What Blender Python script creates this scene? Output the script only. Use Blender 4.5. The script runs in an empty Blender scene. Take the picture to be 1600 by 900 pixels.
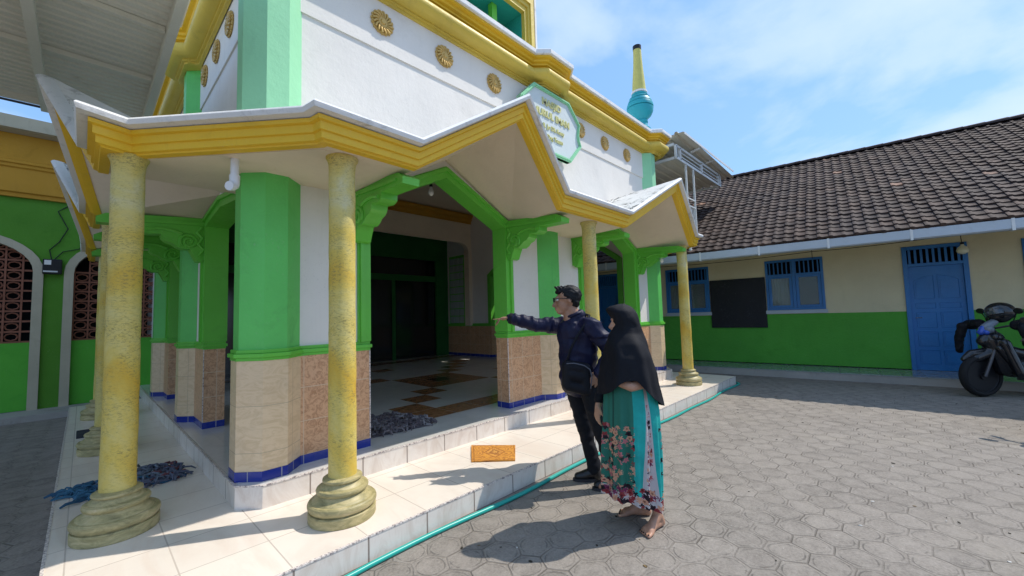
import bpy, bmesh, math, random
from mathutils import Vector, Matrix, noise
random.seed(7)
S = bpy.context.scene
COL = S.collection
R = math.radians
PI = math.pi

# ------------------------------------------------------------ materials
def mat(name, col, rough=.7, spec=.3, metal=0.0):
    m = bpy.data.materials.new(name); m.use_nodes = True
    nt = m.node_tree; b = nt.nodes['Principled BSDF']
    b.inputs['Base Color'].default_value = (*col, 1)
    b.inputs['Roughness'].default_value = rough
    b.inputs['Specular IOR Level'].default_value = spec
    b.inputs['Metallic'].default_value = metal
    return m
def N(nt, t, **k):
    n = nt.nodes.new(t)
    for a, v in k.items(): setattr(n, a, v)
    return n
def L(nt, a, b): nt.links.new(a, b)
def ramp(nt, fac, stops):
    r = N(nt, 'ShaderNodeValToRGB'); e = r.color_ramp.elements
    while len(e) < len(stops): e.new(.5)
    for i, (p, c) in enumerate(stops):
        e[i].position = p; e[i].color = (*c, 1) if len(c) == 3 else c
    L(nt, fac, r.inputs[0]); return r.outputs[0]
def noise_tex(nt, vec, scale, detail=4, rough=.6, dist=0):
    n = N(nt, 'ShaderNodeTexNoise'); n.inputs['Scale'].default_value = scale
    n.inputs['Detail'].default_value = detail; n.inputs['Roughness'].default_value = rough
    n.inputs['Distortion'].default_value = dist
    if vec is not None: L(nt, vec, n.inputs['Vector'])
    return n.outputs['Fac']
def mixc(nt, fac, a, b, mode='MIX'):
    m = N(nt, 'ShaderNodeMix', data_type='RGBA', blend_type=mode)
    if isinstance(fac, (int, float)): m.inputs[0].default_value = fac
    else: L(nt, fac, m.inputs[0])
    for i, v in ((6, a), (7, b)):
        if isinstance(v, tuple): m.inputs[i].default_value = (*v[:3], 1)
        else: L(nt, v, m.inputs[i])
    return m.outputs[2]
def math_(nt, op, a, b=None, c=None):
    m = N(nt, 'ShaderNodeMath', operation=op)
    for i, v in enumerate((a, b, c)):
        if v is None: continue
        if isinstance(v, (int, float)): m.inputs[i].default_value = v
        else: L(nt, v, m.inputs[i])
    return m.outputs[0]
def bump(nt, h, strength, dist=.01, prev=None):
    b = N(nt, 'ShaderNodeBump'); b.inputs['Strength'].default_value = strength
    b.inputs['Distance'].default_value = dist; L(nt, h, b.inputs['Height'])
    if prev is not None: L(nt, prev, b.inputs['Normal'])
    return b.outputs[0]
def BS(m): return m.node_tree.nodes['Principled BSDF']
def objpos(nt): return N(nt, 'ShaderNodeTexCoord').outputs['Object']
def uvn(nt): return N(nt, 'ShaderNodeTexCoord').outputs['UV']

def plaster(name, col, dirt=(.3, .28, .22), dirtamt=.35, rough=.75, var=.12, bmp=.25, spec=.25, grime=3.0, chip=.55):
    """painted plaster: tone drift, small stains with their own shape, trowel bump"""
    m = mat(name, col, rough, spec); nt = m.node_tree; o = objpos(nt)
    n1 = noise_tex(nt, o, 1.3, 5, .6)
    c1 = tuple(x * (1 - var) for x in col); c2 = tuple(min(1, x * (1 + var)) for x in col)
    base = ramp(nt, n1, [(.3, c1), (.7, c2)])
    n2 = noise_tex(nt, o, grime, 9, .72, .6)
    f = ramp(nt, n2, [(.56, (0, 0, 0)), (.78, (dirtamt,) * 3)])
    c = mixc(nt, f, base, dirt)
    # faint vertical rain streaks
    mp = N(nt, 'ShaderNodeMapping'); mp.inputs['Scale'].default_value = (9, 9, .5); L(nt, o, mp.inputs[0])
    n3 = noise_tex(nt, mp.outputs[0], 1.5, 5, .7)
    f3 = ramp(nt, n3, [(.58, (0, 0, 0)), (.8, (dirtamt * .45,) * 3)])
    c = mixc(nt, f3, c, dirt)
    # small chips and scuffs, gathered in patches
    nc = noise_tex(nt, o, 55, 6, .75, .4); zone = ramp(nt, noise_tex(nt, o, 2.1, 5, .65), [(.47, (0, 0, 0)), (.64, (1, 1, 1))])
    fc = math_(nt, 'MULTIPLY', ramp(nt, nc, [(.60, (0, 0, 0)), (.63, (.75,) * 3)]), zone)
    c = mixc(nt, math_(nt, 'MULTIPLY', fc, chip), c, tuple(.45 * x + .25 for x in col) if sum(col) < 1.4 else (.42, .39, .34))
    L(nt, c, BS(m).inputs['Base Color'])
    h = noise_tex(nt, o, 26, 5, .6)
    h2 = noise_tex(nt, o, 5, 4, .5)
    hh = math_(nt, 'ADD', h, math_(nt, 'MULTIPLY', h2, 2.0))
    L(nt, bump(nt, hh, bmp, .012), BS(m).inputs['Normal'])
    rr = ramp(nt, n2, [(.3, (rough - .12,) * 3), (.7, (min(1, rough + .1),) * 3)])
    L(nt, rr, BS(m).inputs['Roughness'])
    return m

def tiles(name, c1, c2, w, h, grout=(.5, .46, .4), g=.006, rough=.22, vein=None, veinamt=.5, vscale=6, spec=.5, ox=0, oy=0, bmp=.3, dist=1.5, stretch=(1, 1, 1)):
    m = mat(name, c1, rough, spec); nt = m.node_tree; uv = uvn(nt)
    mp = N(nt, 'ShaderNodeMapping'); mp.inputs['Location'].default_value = (-ox, -oy, 0); L(nt, uv, mp.inputs[0])
    b = N(nt, 'ShaderNodeTexBrick'); b.offset = 0; b.squash = 1
    b.inputs['Scale'].default_value = 1; b.inputs['Brick Width'].default_value = w; b.inputs['Row Height'].default_value = h
    b.inputs['Mortar Size'].default_value = g; b.inputs['Mortar Smooth'].default_value = .15; b.inputs['Bias'].default_value = 0
    L(nt, mp.outputs[0], b.inputs['Vector'])
    b.inputs['Color1'].default_value = (*c1, 1); b.inputs['Color2'].default_value = (*c2, 1); b.inputs['Mortar'].default_value = (*grout, 1)
    c = b.outputs['Color']; o = objpos(nt)
    if vein:
        mp2 = N(nt, 'ShaderNodeMapping'); mp2.inputs['Scale'].default_value = stretch; L(nt, o, mp2.inputs[0])
        n = noise_tex(nt, mp2.outputs[0], vscale, 8, .68, dist)
        f = ramp(nt, n, [(.45, (0, 0, 0)), (.62, (veinamt,) * 3), (.8, (0, 0, 0))])
        f = math_(nt, 'MULTIPLY', f, math_(nt, 'SUBTRACT', 1, b.outputs['Fac']))
        c = mixc(nt, f, c, vein)
    d = noise_tex(nt, o, 2.2, 6, .7)
    c = mixc(nt, ramp(nt, d, [(.5, (0, 0, 0)), (.8, (.22,) * 3)]), c, (.35, .31, .26))
    L(nt, c, BS(m).inputs['Base Color'])
    rr = math_(nt, 'ADD', math_(nt, 'MULTIPLY', d, .25), rough - .1)
    rr = math_(nt, 'ADD', rr, math_(nt, 'MULTIPLY', b.outputs['Fac'], .4))
    L(nt, rr, BS(m).inputs['Roughness'])
    h = math_(nt, 'SUBTRACT', 1, b.outputs['Fac'])
    L(nt, bump(nt, h, bmp, .004), BS(m).inputs['Normal'])
    return m

M = {}
M['white'] = plaster('white_wall_paint', (.75, .72, .67), (.5, .46, .4), .3, var=.05, bmp=.18)
M['cap'] = plaster('white_cap_paint', (.74, .74, .73), (.12, .12, .11), .75, var=.06, grime=5)
M['moss'] = plaster('mossy_white_slab', (.72, .71, .68), (.06, .06, .045), .95, var=.08, grime=4.5)
def mould(m):
    nt = m.node_tree; o = objpos(nt); b = BS(m); src = b.inputs['Base Color'].links[0].from_socket
    n = noise_tex(nt, o, 6, 9, .78, 1.2); z = ramp(nt, noise_tex(nt, o, 1.1, 3, .5), [(.44, (0, 0, 0)), (.56, (1, 1, 1))])
    f = math_(nt, 'MULTIPLY', ramp(nt, n, [(.50, (0, 0, 0)), (.54, (.95,) * 3)]), z)
    L(nt, mixc(nt, f, src, (.035, .037, .03)), b.inputs['Base Color'])
mould(M['moss'])
M['cream'] = plaster('cream_soffit_paint', (.74, .63, .49), (.4, .33, .22), .25, var=.06)
M['upgreen'] = plaster('sunlit_green_paint', (.28, .62, .37), (.15, .35, .22), .3, var=.06)  # paler copy of the pilaster green, sunlit look put into the colour
M['green'] = plaster('green_paint', (.120, .54, .115), (.07, .22, .07), .4, var=.12, rough=.5, spec=.4)
M['frame'] = plaster('bright_green_paint', (.13, .52, .055), (.06, .2, .03), .35, var=.08, rough=.4, spec=.45)
M['yellow'] = plaster('yellow_paint', (.78, .49, .028), (.40, .25, .04), .4, var=.08, rough=.5, spec=.4)
M['paleyellow'] = plaster('pale_yellow_paint', (.62, .46, .075), (.28, .22, .07), .45, var=.1, rough=.5, spec=.4)
M['ochre'] = plaster('ochre_paint', (.50, .26, .03), (.2, .1, .02), .4, var=.08)
M['gold'] = mat('gold_paint', (.52, .34, .10), .38, .5, .35)
M['black'] = mat('black_plastic', (.012, .012, .014), .4)
M['steel'] = plaster('white_painted_steel', (.62, .64, .64), (.25, .22, .18), .35, var=.05, rough=.45)
M['teal'] = plaster('teal_paint', (.03, .36, .42), (.02, .2, .2), .25, var=.06, rough=.45)
M['tealgreen'] = plaster('tower_teal_paint', (.02, .30, .24), (.02, .15, .12), .3, var=.1)
M['finial'] = plaster('finial_yellow', (.55, .52, .16), (.2, .2, .08), .5, var=.1, grime=12)

M['platform'] = tiles('platform_floor_tile', (.80, .72, .62), (.76, .68, .59), .42, .42, (.52, .45, .38), .004, .30, (.66, .52, .42), .35, 3.0, ox=1.226, oy=2.42, stretch=(1, .35, 1))
M['riser'] = tiles('riser_tile', (.74, .68, .61), (.69, .63, .57), .42, .5, (.25, .2, .17), .006, .3, (.52, .42, .34), .5, 6, ox=1.226, stretch=(1, 1, .4))
M['porch'] = tiles('porch_floor_tile', (.68, .66, .62), (.64, .62, .58), .43, .43, (.4, .38, .35), .004, .12, (.5, .48, .45), .3, 3, ox=.98, oy=3.95)
M['wains'] = tiles('terracotta_wall_tile', (.68, .40, .225), (.63, .37, .205), .205, .27, (.66, .50, .34), .0035, .35, (.34, .15, .06), .75, 16, ox=.03, oy=.385, dist=2.5)
M['wpil'] = tiles('beige_wall_tile', (.76, .58, .37), (.72, .54, .34), .64, .335, (.50, .38, .25), .0025, .3, (.50, .34, .17), .42, 4.5, oy=.18, ox=.1, stretch=(1, 1, 2.2), dist=3.0)
M['skirt'] = tiles('blue_skirting_tile', (.012, .03, .24), (.014, .035, .28), .205, .2, (.3, .3, .35), .004, .2, ox=.03)

# brown patterned floor tile
def brown_tile():
    m = mat('brown_floor_tile', (.36, .15, .05), .2, .5); nt = m.node_tree; o = objpos(nt)
    n = noise_tex(nt, o, 9, 8, .7, 1.5)
    c = ramp(nt, n, [(.3, (.15, .065, .03)), (.5, (.33, .16, .07)), (.7, (.48, .27, .13))])
    L(nt, c, BS(m).inputs['Base Color']); return m
M['brown'] = brown_tile()
def black_tile():
    m = mat('dark_floor_tile', (.05, .04, .035), .2, .5); nt = m.node_tree; o = objpos(nt)
    n = noise_tex(nt, o, 12, 8, .7, 1)
    L(nt, ramp(nt, n, [(.35, (.02, .018, .016)), (.7, (.14, .10, .07))]), BS(m).inputs['Base Color']); return m
M['dtile'] = black_tile()

# edge trim (chipped patterned nosing)
def trim():
    m = mat('edge_trim_tile', (.6, .5, .45), .4); nt = m.node_tree; uv = objpos(nt)
    n = noise_tex(nt, uv, 70, 3, .6)
    L(nt, ramp(nt, n, [(.42, (.26, .22, .22)), (.48, (.62, .55, .50)), (.6, (.76, .69, .63))]), BS(m).inputs['Base Color']); return m
M['trim'] = trim()

# old painted concrete column
def column_mat():
    m = mat('mottled_yellow_column', (.6, .5, .15), .6, .3); nt = m.node_tree; o = objpos(nt)
    big = noise_tex(nt, o, 1.6, 7, .62, .5)
    base = ramp(nt, big, [(.34, (.60, .38, .045)), (.46, (.62, .47, .10)), (.58, (.62, .53, .20)), (.68, (.60, .57, .38))])
    mp = N(nt, 'ShaderNodeMapping'); mp.inputs['Scale'].default_value = (1, 1, 2.6); L(nt, o, mp.inputs[0])
    n = noise_tex(nt, mp.outputs[0], 44, 7, .78, .8)
    f = ramp(nt, n, [(.50, (0, 0, 0)), (.58, (.8,) * 3)])
    zone = ramp(nt, noise_tex(nt, o, 4.5, 4, .6), [(.38, (.12,) * 3), (.62, (1,) * 3)])
    f = math_(nt, 'MULTIPLY', f, zone)
    c = mixc(nt, f, base, (.20, .17, .07))
    n4 = noise_tex(nt, o, 7, 8, .75, 1)
    c = mixc(nt, ramp(nt, n4, [(.64, (0, 0, 0)), (.74, (.4,) * 3)]), c, (.56, .57, .48))
    L(nt, c, BS(m).inputs['Base Color'])
    L(nt, bump(nt, n, .4, .006), BS(m).inputs['Normal']); return m
M['column'] = column_mat()
def colbase_mat():
    m = mat('weathered_column_base', (.35, .33, .18), .5, .4); nt = m.node_tree; o = objpos(nt)
    mp = N(nt, 'ShaderNodeMapping'); mp.inputs['Scale'].default_value = (1, 1, 3); L(nt, o, mp.inputs[0])
    n = noise_tex(nt, mp.outputs[0], 9, 8, .75, .8)
    c = ramp(nt, n, [(.28, (.17, .145, .07)), (.46, (.33, .285, .13)), (.60, (.47, .39, .19)), (.74, (.60, .50, .32))])
    L(nt, c, BS(m).inputs['Base Color']); L(nt, bump(nt, n, .12, .003), BS(m).inputs['Normal']); return m
M['colbase'] = colbase_mat()

# hexagonal concrete pavers
def paving():
    m = mat('hexagon_concrete_pavers', (.3, .29, .27), .85, .2); nt = m.node_tree
    o = objpos(nt)
    S_ = .215
    wob = N(nt, 'ShaderNodeTexNoise'); wob.inputs['Scale'].default_value = 2.5; wob.inputs['Detail'].default_value = 3; L(nt, o, wob.inputs[0])
    wv = N(nt, 'ShaderNodeVectorMath', operation='MULTIPLY_ADD'); L(nt, wob.outputs['Color'], wv.inputs[0])
    wv.inputs[1].default_value = (.075, .075, 0); L(nt, o, wv.inputs[2])
    sc = N(nt, 'ShaderNodeVectorMath', operation='MULTIPLY_ADD'); L(nt, wv.outputs[0], sc.inputs[0])
    sc.inputs[1].default_value = (1 / S_, 1 / S_, 0); sc.inputs[2].default_value = (519.61524, 300, 0)
    # lattice: neighbours along +-Y at distance 1 ; x period sqrt3
    Rv = (1.7320508, 1, 1); H = (.8660254, .5, .5)
    def cell(off):
        a = N(nt, 'ShaderNodeVectorMath', operation='ADD'); L(nt, sc.outputs[0], a.inputs[0]); a.inputs[1].default_value = off
        md = N(nt, 'ShaderNodeVectorMath', operation='MODULO'); L(nt, a.outputs[0], md.inputs[0]); md.inputs[1].default_value = Rv
        sb = N(nt, 'ShaderNodeVectorMath', operation='SUBTRACT'); L(nt, md.outputs[0], sb.inputs[0]); sb.inputs[1].default_value = (H[0], H[1], 0)
        return sb.outputs[0]
    A = cell((0, 0, 0)); B = cell(H[:2] + (0,))
    def ln(v):
        n = N(nt, 'ShaderNodeVectorMath', operation='LENGTH'); L(nt, v, n.inputs[0]); return n.outputs['Value']
    la, lb = ln(A), ln(B)
    t = math_(nt, 'LESS_THAN', lb, la)
    mx = N(nt, 'ShaderNodeMix', data_type='VECTOR'); L(nt, t, mx.inputs[0]); L(nt, A, mx.inputs[4]); L(nt, B, mx.inputs[5])
    gv = mx.outputs[1]
    idv = N(nt, 'ShaderNodeVectorMath', operation='SUBTRACT'); L(nt, sc.outputs[0], idv.inputs[0]); L(nt, gv, idv.inputs[1])
    rd = N(nt, 'ShaderNodeVectorMath', operation='MULTIPLY_ADD'); L(nt, idv.outputs[0], rd.inputs[0]); rd.inputs[1].default_value = (2.3094, 4, 0); rd.inputs[2].default_value = (.31, .31, 0)
    fl = N(nt, 'ShaderNodeVectorMath', operation="FLOOR"); L(nt, rd.outputs[0], fl.inputs[0])
    wn = N(nt, 'ShaderNodeTexWhiteNoise', noise_dimensions='2D'); L(nt, fl.outputs[0], wn.inputs['Vector'])
    ab = N(nt, 'ShaderNodeVectorMath', operation='ABSOLUTE'); L(nt, gv, ab.inputs[0])
    sp = N(nt, 'ShaderNodeSeparateXYZ'); L(nt, ab.outputs[0], sp.inputs[0])
    d1 = sp.outputs['Y']
    d2 = math_(nt, 'ADD', math_(nt, 'MULTIPLY', sp.outputs['X'], .8660254), math_(nt, 'MULTIPLY', sp.outputs['Y'], .5))
    d = math_(nt, 'MAXIMUM', d1, d2)          # .5 at the paver's edge
    r = ln(gv)
    fine = noise_tex(nt, o, 60, 6, .7)
    mid = noise_tex(nt, o, 9, 7, .7)
    big = noise_tex(nt, o, .7, 5, .6)
    base = ramp(nt, fine, [(.3, (.16, .141, .121)), (.7, (.30, .269, .235))])
    tone = math_(nt, 'ADD', math_(nt, 'MULTIPLY', wn.outputs['Value'], .22), .86)
    tc = N(nt, 'ShaderNodeCombineColor'); [L(nt, tone, tc.inputs[i]) for i in range(3)]
    c = mixc(nt, 1.0, base, tc.outputs[0], 'MULTIPLY')
    c = mixc(nt, ramp(nt, mid, [(.42, (0, 0, 0)), (.7, (.55,) * 3)]), c, (.35, .315, .275))
    c = mixc(nt, ramp(nt, big, [(.4, (0, 0, 0)), (.7, (.5,) * 3)]), c, (.26, .23, .197))
    # joint (worn in places), bevel ring of each paver
    jn = math_(nt, 'ADD', d, math_(nt, 'MULTIPLY', math_(nt, 'SUBTRACT', mid, .5), .05))
    joint = ramp(nt, jn, [(.468, (0, 0, 0)), (.488, (1,) * 3)])
    jw = math_(nt, 'MULTIPLY', joint, ramp(nt, noise_tex(nt, o, 3, 5, .6), [(.35, (.12,) * 3), (.65, (.85,) * 3)]))
    c = mixc(nt, jw, c, (.14, .122, .103))
    rn = math_(nt, 'ADD', r, math_(nt, 'MULTIPLY', math_(nt, 'SUBTRACT', fine, .5), .02))
    ring = ramp(nt, rn, [(.385, (0, 0, 0)), (.405, (1,) * 3), (.425, (1,) * 3), (.445, (0, 0, 0))])
    ringw = math_(nt, 'MULTIPLY', ring, ramp(nt, mid, [(.40, (.62,) * 3), (.56, (.06,) * 3)]))
    c = mixc(nt, ringw, c, (.085, .078, .068))
    # pale specks of grit
    spk = N(nt, 'ShaderNodeTexVoronoi'); spk.inputs['Scale'].default_value = 45; L(nt, o, spk.inputs['Vector'])
    sf = ramp(nt, spk.outputs['Distance'], [(.05, (1,) * 3), (.10, (0, 0, 0))])
    sc2 = N(nt, 'ShaderNodeSeparateColor'); L(nt, spk.outputs['Color'], sc2.inputs[0])
    sf = math_(nt, 'MULTIPLY', sf, math_(nt, 'GREATER_THAN', sc2.outputs[0], .86))
    c = mixc(nt, sf, c, (.6, .58, .54))
    # oil and water stains, drifts of sand
    st = noise_tex(nt, o, 1.9, 7, .72, .8)
    c = mixc(nt, ramp(nt, st, [(.60, (0, 0, 0)), (.68, (.35,) * 3)]), c, (.09, .078, .066))
    sd_ = noise_tex(nt, o, .9, 8, .7, .3)
    c = mixc(nt, ramp(nt, sd_, [(.54, (0, 0, 0)), (.72, (.5,) * 3)]), c, (.31, .275, .225))
    L(nt, c, BS(m).inputs['Base Color'])
    h = math_(nt, 'SUBTRACT', math_(nt, 'MULTIPLY', fine, .25), math_(nt, 'ADD', math_(nt, 'MULTIPLY', jw, 1.0), math_(nt, 'MULTIPLY', ringw, .5)))
    h = math_(nt, 'ADD', h, math_(nt, 'MULTIPLY', wn.outputs['Value'], .5))
    L(nt, bump(nt, h, .7, .010), BS(m).inputs['Normal'])
    return m
M['paving'] = paving()

# ------------------------------------------------------------ mesh helpers
class MB:
    def __init__(s): s.v = []; s.f = []; s.m = []
    def add(s, verts, faces, mi=0):
        o = len(s.v); s.v += [tuple(v) for v in verts]
        s.f += [tuple(i + o for i in f) for f in faces]; s.m += [mi] * len(faces)
    def box(s, a, b, mi=0):
        x0, y0, z0 = a; x1, y1, z1 = b
        x0, x1 = min(x0, x1), max(x0, x1); y0, y1 = min(y0, y1), max(y0, y1); z0, z1 = min(z0, z1), max(z0, z1)
        s.add([(x0, y0, z0), (x1, y0, z0), (x1, y1, z0), (x0, y1, z0), (x0, y0, z1), (x1, y0, z1), (x1, y1, z1), (x0, y1, z1)],
              [(0, 3, 2, 1), (4, 5, 6, 7), (0, 1, 5, 4), (1, 2, 6, 5), (2, 3, 7, 6), (3, 0, 4, 7)], mi)
    def prism(s, poly, ax, a0, a1, mi=0):
        """extrude a closed 2-D polygon: ax 'z' poly=(x,y); ax 'y' poly=(x,z); ax 'x' poly=(y,z)"""
        def P(p, a): return {'z': (p[0], p[1], a), 'y': (p[0], a, p[1]), 'x': (a, p[0], p[1])}[ax]
        n = len(poly); vs = [P(p, a0) for p in poly] + [P(p, a1) for p in poly]
        fs = [tuple(range(n)), tuple(range(2 * n - 1, n - 1, -1))] + [(i, i + n, (i + 1) % n + n, (i + 1) % n) for i in range(n)]
        s.add(vs, fs, mi)
    def bar(s, p, q, w, h, mi=0, up=(0, 0, 1)):
        p = Vector(p); q = Vector(q); d = (q - p).normalized(); u = Vector(up)
        if abs(d.dot(u)) > .98: u = Vector((1, 0, 0))
        a = d.cross(u).normalized(); b = a.cross(d).normalized()
        vs = []
        for c in (p, q):
            for i, j in ((-1, -1), (1, -1), (1, 1), (-1, 1)): vs.append(c + a * w / 2 * i + b * h / 2 * j)
        s.add(vs, [(3, 2, 1, 0), (4, 5, 6, 7), (0, 1, 5, 4), (1, 2, 6, 5), (2, 3, 7, 6), (3, 0, 4, 7)], mi)
    def tube(s, pts, rad, n=8, mi=0, caps=True):
        pts = [Vector(p) for p in pts]; k = len(pts)
        rs = rad if isinstance(rad, (list, tuple)) else [rad] * k
        prev = None; vs = []; fs = []
        for i, p in enumerate(pts):
            d = (pts[min(i + 1, k - 1)] - pts[max(i - 1, 0)]).normalized()
            if prev is None:
                u = Vector((0, 0, 1)) if abs(d.z) < .9 else Vector((1, 0, 0)); a = d.cross(u).normalized()
            else:
                a = (prev - d * prev.dot(d)).normalized()
            prev = a; b = d.cross(a)
            for j in range(n):
                t = 2 * PI * j / n; vs.append(p + (a * math.cos(t) + b * math.sin(t)) * rs[i])
        for i in range(k - 1):
            for j in range(n):
                fs.append((i * n + j, i * n + (j + 1) % n, (i + 1) * n + (j + 1) % n, (i + 1) * n + j))
        if caps: fs.append(tuple(range(n - 1, -1, -1))); fs.append(tuple(range((k - 1) * n, k * n)))
        s.add(vs, fs, mi)
    def lathe(s, prof, c=(0, 0, 0), n=32, mi=0, caps=True):
        vs = []; fs = []
        for r, z in prof:
            for j in range(n):
                t = 2 * PI * j / n; vs.append((c[0] + r * math.cos(t), c[1] + r * math.sin(t), c[2] + z))
        for i in range(len(prof) - 1):
            for j in range(n): fs.append((i * n + j, i * n + (j + 1) % n, (i + 1) * n + (j + 1) % n, (i + 1) * n + j))
        if caps:
            fs.append(tuple(range(n - 1, -1, -1))); fs.append(tuple(range((len(prof) - 1) * n, len(prof) * n)))
        s.add(vs, fs, mi)
    def sweep(s, path, prof, side=1, closed=False, mi=0, caps=True, mis=None):
        """path: (x,y,z) nodes; prof: (d outward, dz). outward = side * left normal of travel; mitred in plan"""
        k = len(path); n = len(prof); vs = []; fs = []; mm = []
        P2 = [Vector((p[0], p[1])) for p in path]
        for i in range(k):
            def nrm(a, b):
                d = (P2[b] - P2[a]); d.normalize(); return Vector((-d.y, d.x)) * side
            if closed: na, nb = nrm((i - 1) % k, i), nrm(i, (i + 1) % k)
            else: na = nrm(max(i - 1, 0), max(i, 1)); nb = nrm(min(i, k - 2), min(i + 1, k - 1))
            mdir = (na + nb); mdir.normalize(); mdir = mdir / max(.35, mdir.dot(na))
            for d, dz in prof: vs.append((P2[i].x + mdir.x * d, P2[i].y + mdir.y * d, path[i][2] + dz))
        seg = k if closed else k - 1
        for i in range(seg):
            j = (i + 1) % k
            for q in range(n - 1):
                fs.append((i * n + q, j * n + q, j * n + q + 1, i * n + q + 1)); mm.append(mis[q] if mis else mi)
        if caps and not closed:
            fs.append(tuple(range(n))); mm.append(mi); fs.append(tuple(range(k * n - 1, (k - 1) * n - 1, -1))); mm.append(mi)
        o = len(s.v); s.v += [tuple(v) for v in vs]; s.f += [tuple(a + o for a in f) for f in fs]; s.m += mm
        return [vs[i * n:(i + 1) * n] for i in range(k)]
    def grid(s, rows, mi=0, wrap=False):
        n = len(rows[0]); vs = [p for r in rows for p in r]; fs = []
        for i in range(len(rows) - 1):
            for j in range(n if wrap else n - 1):
                fs.append((i * n + j, i * n + (j + 1) % n, (i + 1) * n + (j + 1) % n, (i + 1) * n + j))
        s.add(vs, fs, mi)
    def build(s, name, mats, parent=None, smooth=False, bevel=0, recalc=True, uv=True):
        me = bpy.data.meshes.new(name); me.from_pydata(s.v, [], s.f)
        if not isinstance(mats, (list, tuple)): mats = [mats]
        for m in mats: me.materials.append(M[m] if isinstance(m, str) else m)
        me.polygons.foreach_set('material_index', s.m)
        bm = bmesh.new(); bm.from_mesh(me)
        if recalc: bmesh.ops.recalc_face_normals(bm, faces=bm.faces)
        if bevel:
            bm.edges.ensure_lookup_table()
            es = [e for e in bm.edges if len(e.link_faces) == 2 and e.calc_face_angle(0) > .6]
            bmesh.ops.bevel(bm, geom=es, offset=bevel, segments=2, affect='EDGES', profile=.6)
        if uv:
            lay = bm.loops.layers.uv.new('UVMap')
            for f in bm.faces:
                nn = f.normal
                if abs(nn.z) > .7: t, b = Vector((1, 0, 0)), Vector((0, 1, 0))
                else:
                    t = Vector((-nn.y, nn.x, 0)).normalized(); b = Vector((0, 0, 1))
                    if abs(t.x) > abs(t.y):
                        if t.x < 0: t = -t
                    elif t.y < 0: t = -t
                for l in f.loops: l[lay].uv = (l.vert.co.dot(t), l.vert.co.dot(b))
        bm.to_mesh(me); bm.free()
        if smooth:
            me.polygons.foreach_set('use_smooth', [True] * len(me.polygons))
            if smooth != 'full': me.set_sharp_from_angle(angle=R(38 if smooth is True else smooth))
        o = bpy.data.objects.new(name, me); COL.objects.link(o)
        if parent: o.parent = parent
        return o

def tag(o, label, cat, group=None, kind=None):
    if label: o['label'] = label
    if cat: o['category'] = cat
    if group: o['group'] = group
    if kind: o['kind'] = kind
    return o
def thing(name, label, cat, loc=(0, 0, 0), rz=0, group=None):
    o = bpy.data.objects.new(name, None); COL.objects.link(o); o.location = loc; o.rotation_euler = (0, 0, rz)
    return tag(o, label, cat, group)
def link_copy(o, parent, loc=None, rot=None):
    c = o.copy(); COL.objects.link(c); c.parent = parent; c.matrix_parent_inverse = o.matrix_parent_inverse.copy()
    if loc is not None: c.location = loc
    if rot is not None: c.rotation_euler = rot
    return c
def copy_tree(o, parent=None):
    c = o.copy(); COL.objects.link(c); c.parent = parent; c.matrix_parent_inverse = o.matrix_parent_inverse.copy()
    for ch in list(o.children): copy_tree(ch, c)
    return c
def text_mesh(name, body, size, material, parent, extrude=.006, off=.0, spacing=1.0):
    cu = bpy.data.curves.new(name, 'FONT'); cu.body = body; cu.size = size; cu.align_x = 'CENTER'; cu.align_y = 'CENTER'
    cu.extrude = extrude; cu.offset = off; cu.space_character = spacing; cu.resolution_u = 3
    t = bpy.data.objects.new(name, cu); COL.objects.link(t)
    dg = bpy.context.evaluated_depsgraph_get(); me = bpy.data.meshes.new_from_object(t.evaluated_get(dg))
    bpy.data.objects.remove(t); me.materials.clear(); me.materials.append(M[material] if isinstance(material, str) else material)
    o = bpy.data.objects.new(name, me); COL.objects.link(o); o.parent = parent; me.name = name
    return o
# ============================================================ GROUND
g = MB(); g.add([(-80, -60, 0), (120, -60, 0), (120, 100, 0), (-80, 100, 0)], [(0, 1, 2, 3)])
ground = g.build('ground', 'paving'); tag(ground, None, None, kind='structure')

# ============================================================ MOSQUE
mosque = thing('mosque', 'white mosque with green pilasters, yellow cornices and a zigzag canopy on yellow columns', 'mosque', (4.5, 7, 0))
def part(mb, name, mats, parent=None, **k):
    o = mb.build(name, mats, **k)
    p = parent or mosque
    o.parent = p
    if p == mosque: o.matrix_parent_inverse = Matrix.Translation((-4.5, -7, 0))
    return o
PH, FH = .155, .315            # platform top, porch floor
# --- platform step
b = MB(); b.box((-.12, 2.42, 0), (8.75, 10.1, PH), 0); o = part(b, 'platform', ['platform'])
me = o.data; me.materials.append(M['riser'])
for p in me.polygons:
    if abs(p.normal.z) < .5: p.material_index = 1
b = MB()
b.box((-.123, 2.417, PH - .007), (8.753, 2.432, PH + .002)); b.box((-.123, 2.4325, PH - .007), (-.108, 10.1, PH + .002)); b.box((8.738, 2.4325, PH - .007), (8.753, 10.1, PH + .002))
part(b, 'step_nosing', 'trim')
# --- porch floor slab with chamfered corners
def slabpoly(o_):
    return [(.77 - o_, 3.48), (.905, 3.34 - o_), (8.0, 3.34 - o_), (8.15 + o_, 3.48), (8.15 + o_, 14), (.77 - o_, 14)]
b = MB(); b.prism(slabpoly(0), 'z', PH, FH - .004); o = part(b, 'porch_step', ['riser'])
b = MB(); pl = slabpoly(.004); n = len(pl)
b.sweep([(x, y, FH) for x, y in [(pl[5][0], 10.2), pl[0], pl[1], pl[2], pl[3], (pl[4][0], 10.2)]], [(-.012, -.002), (-.012, .003), (0, .003), (0, -.007), (-.003, -.008)], side=-1)
part(b, 'porch_nosing', 'trim')
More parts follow.
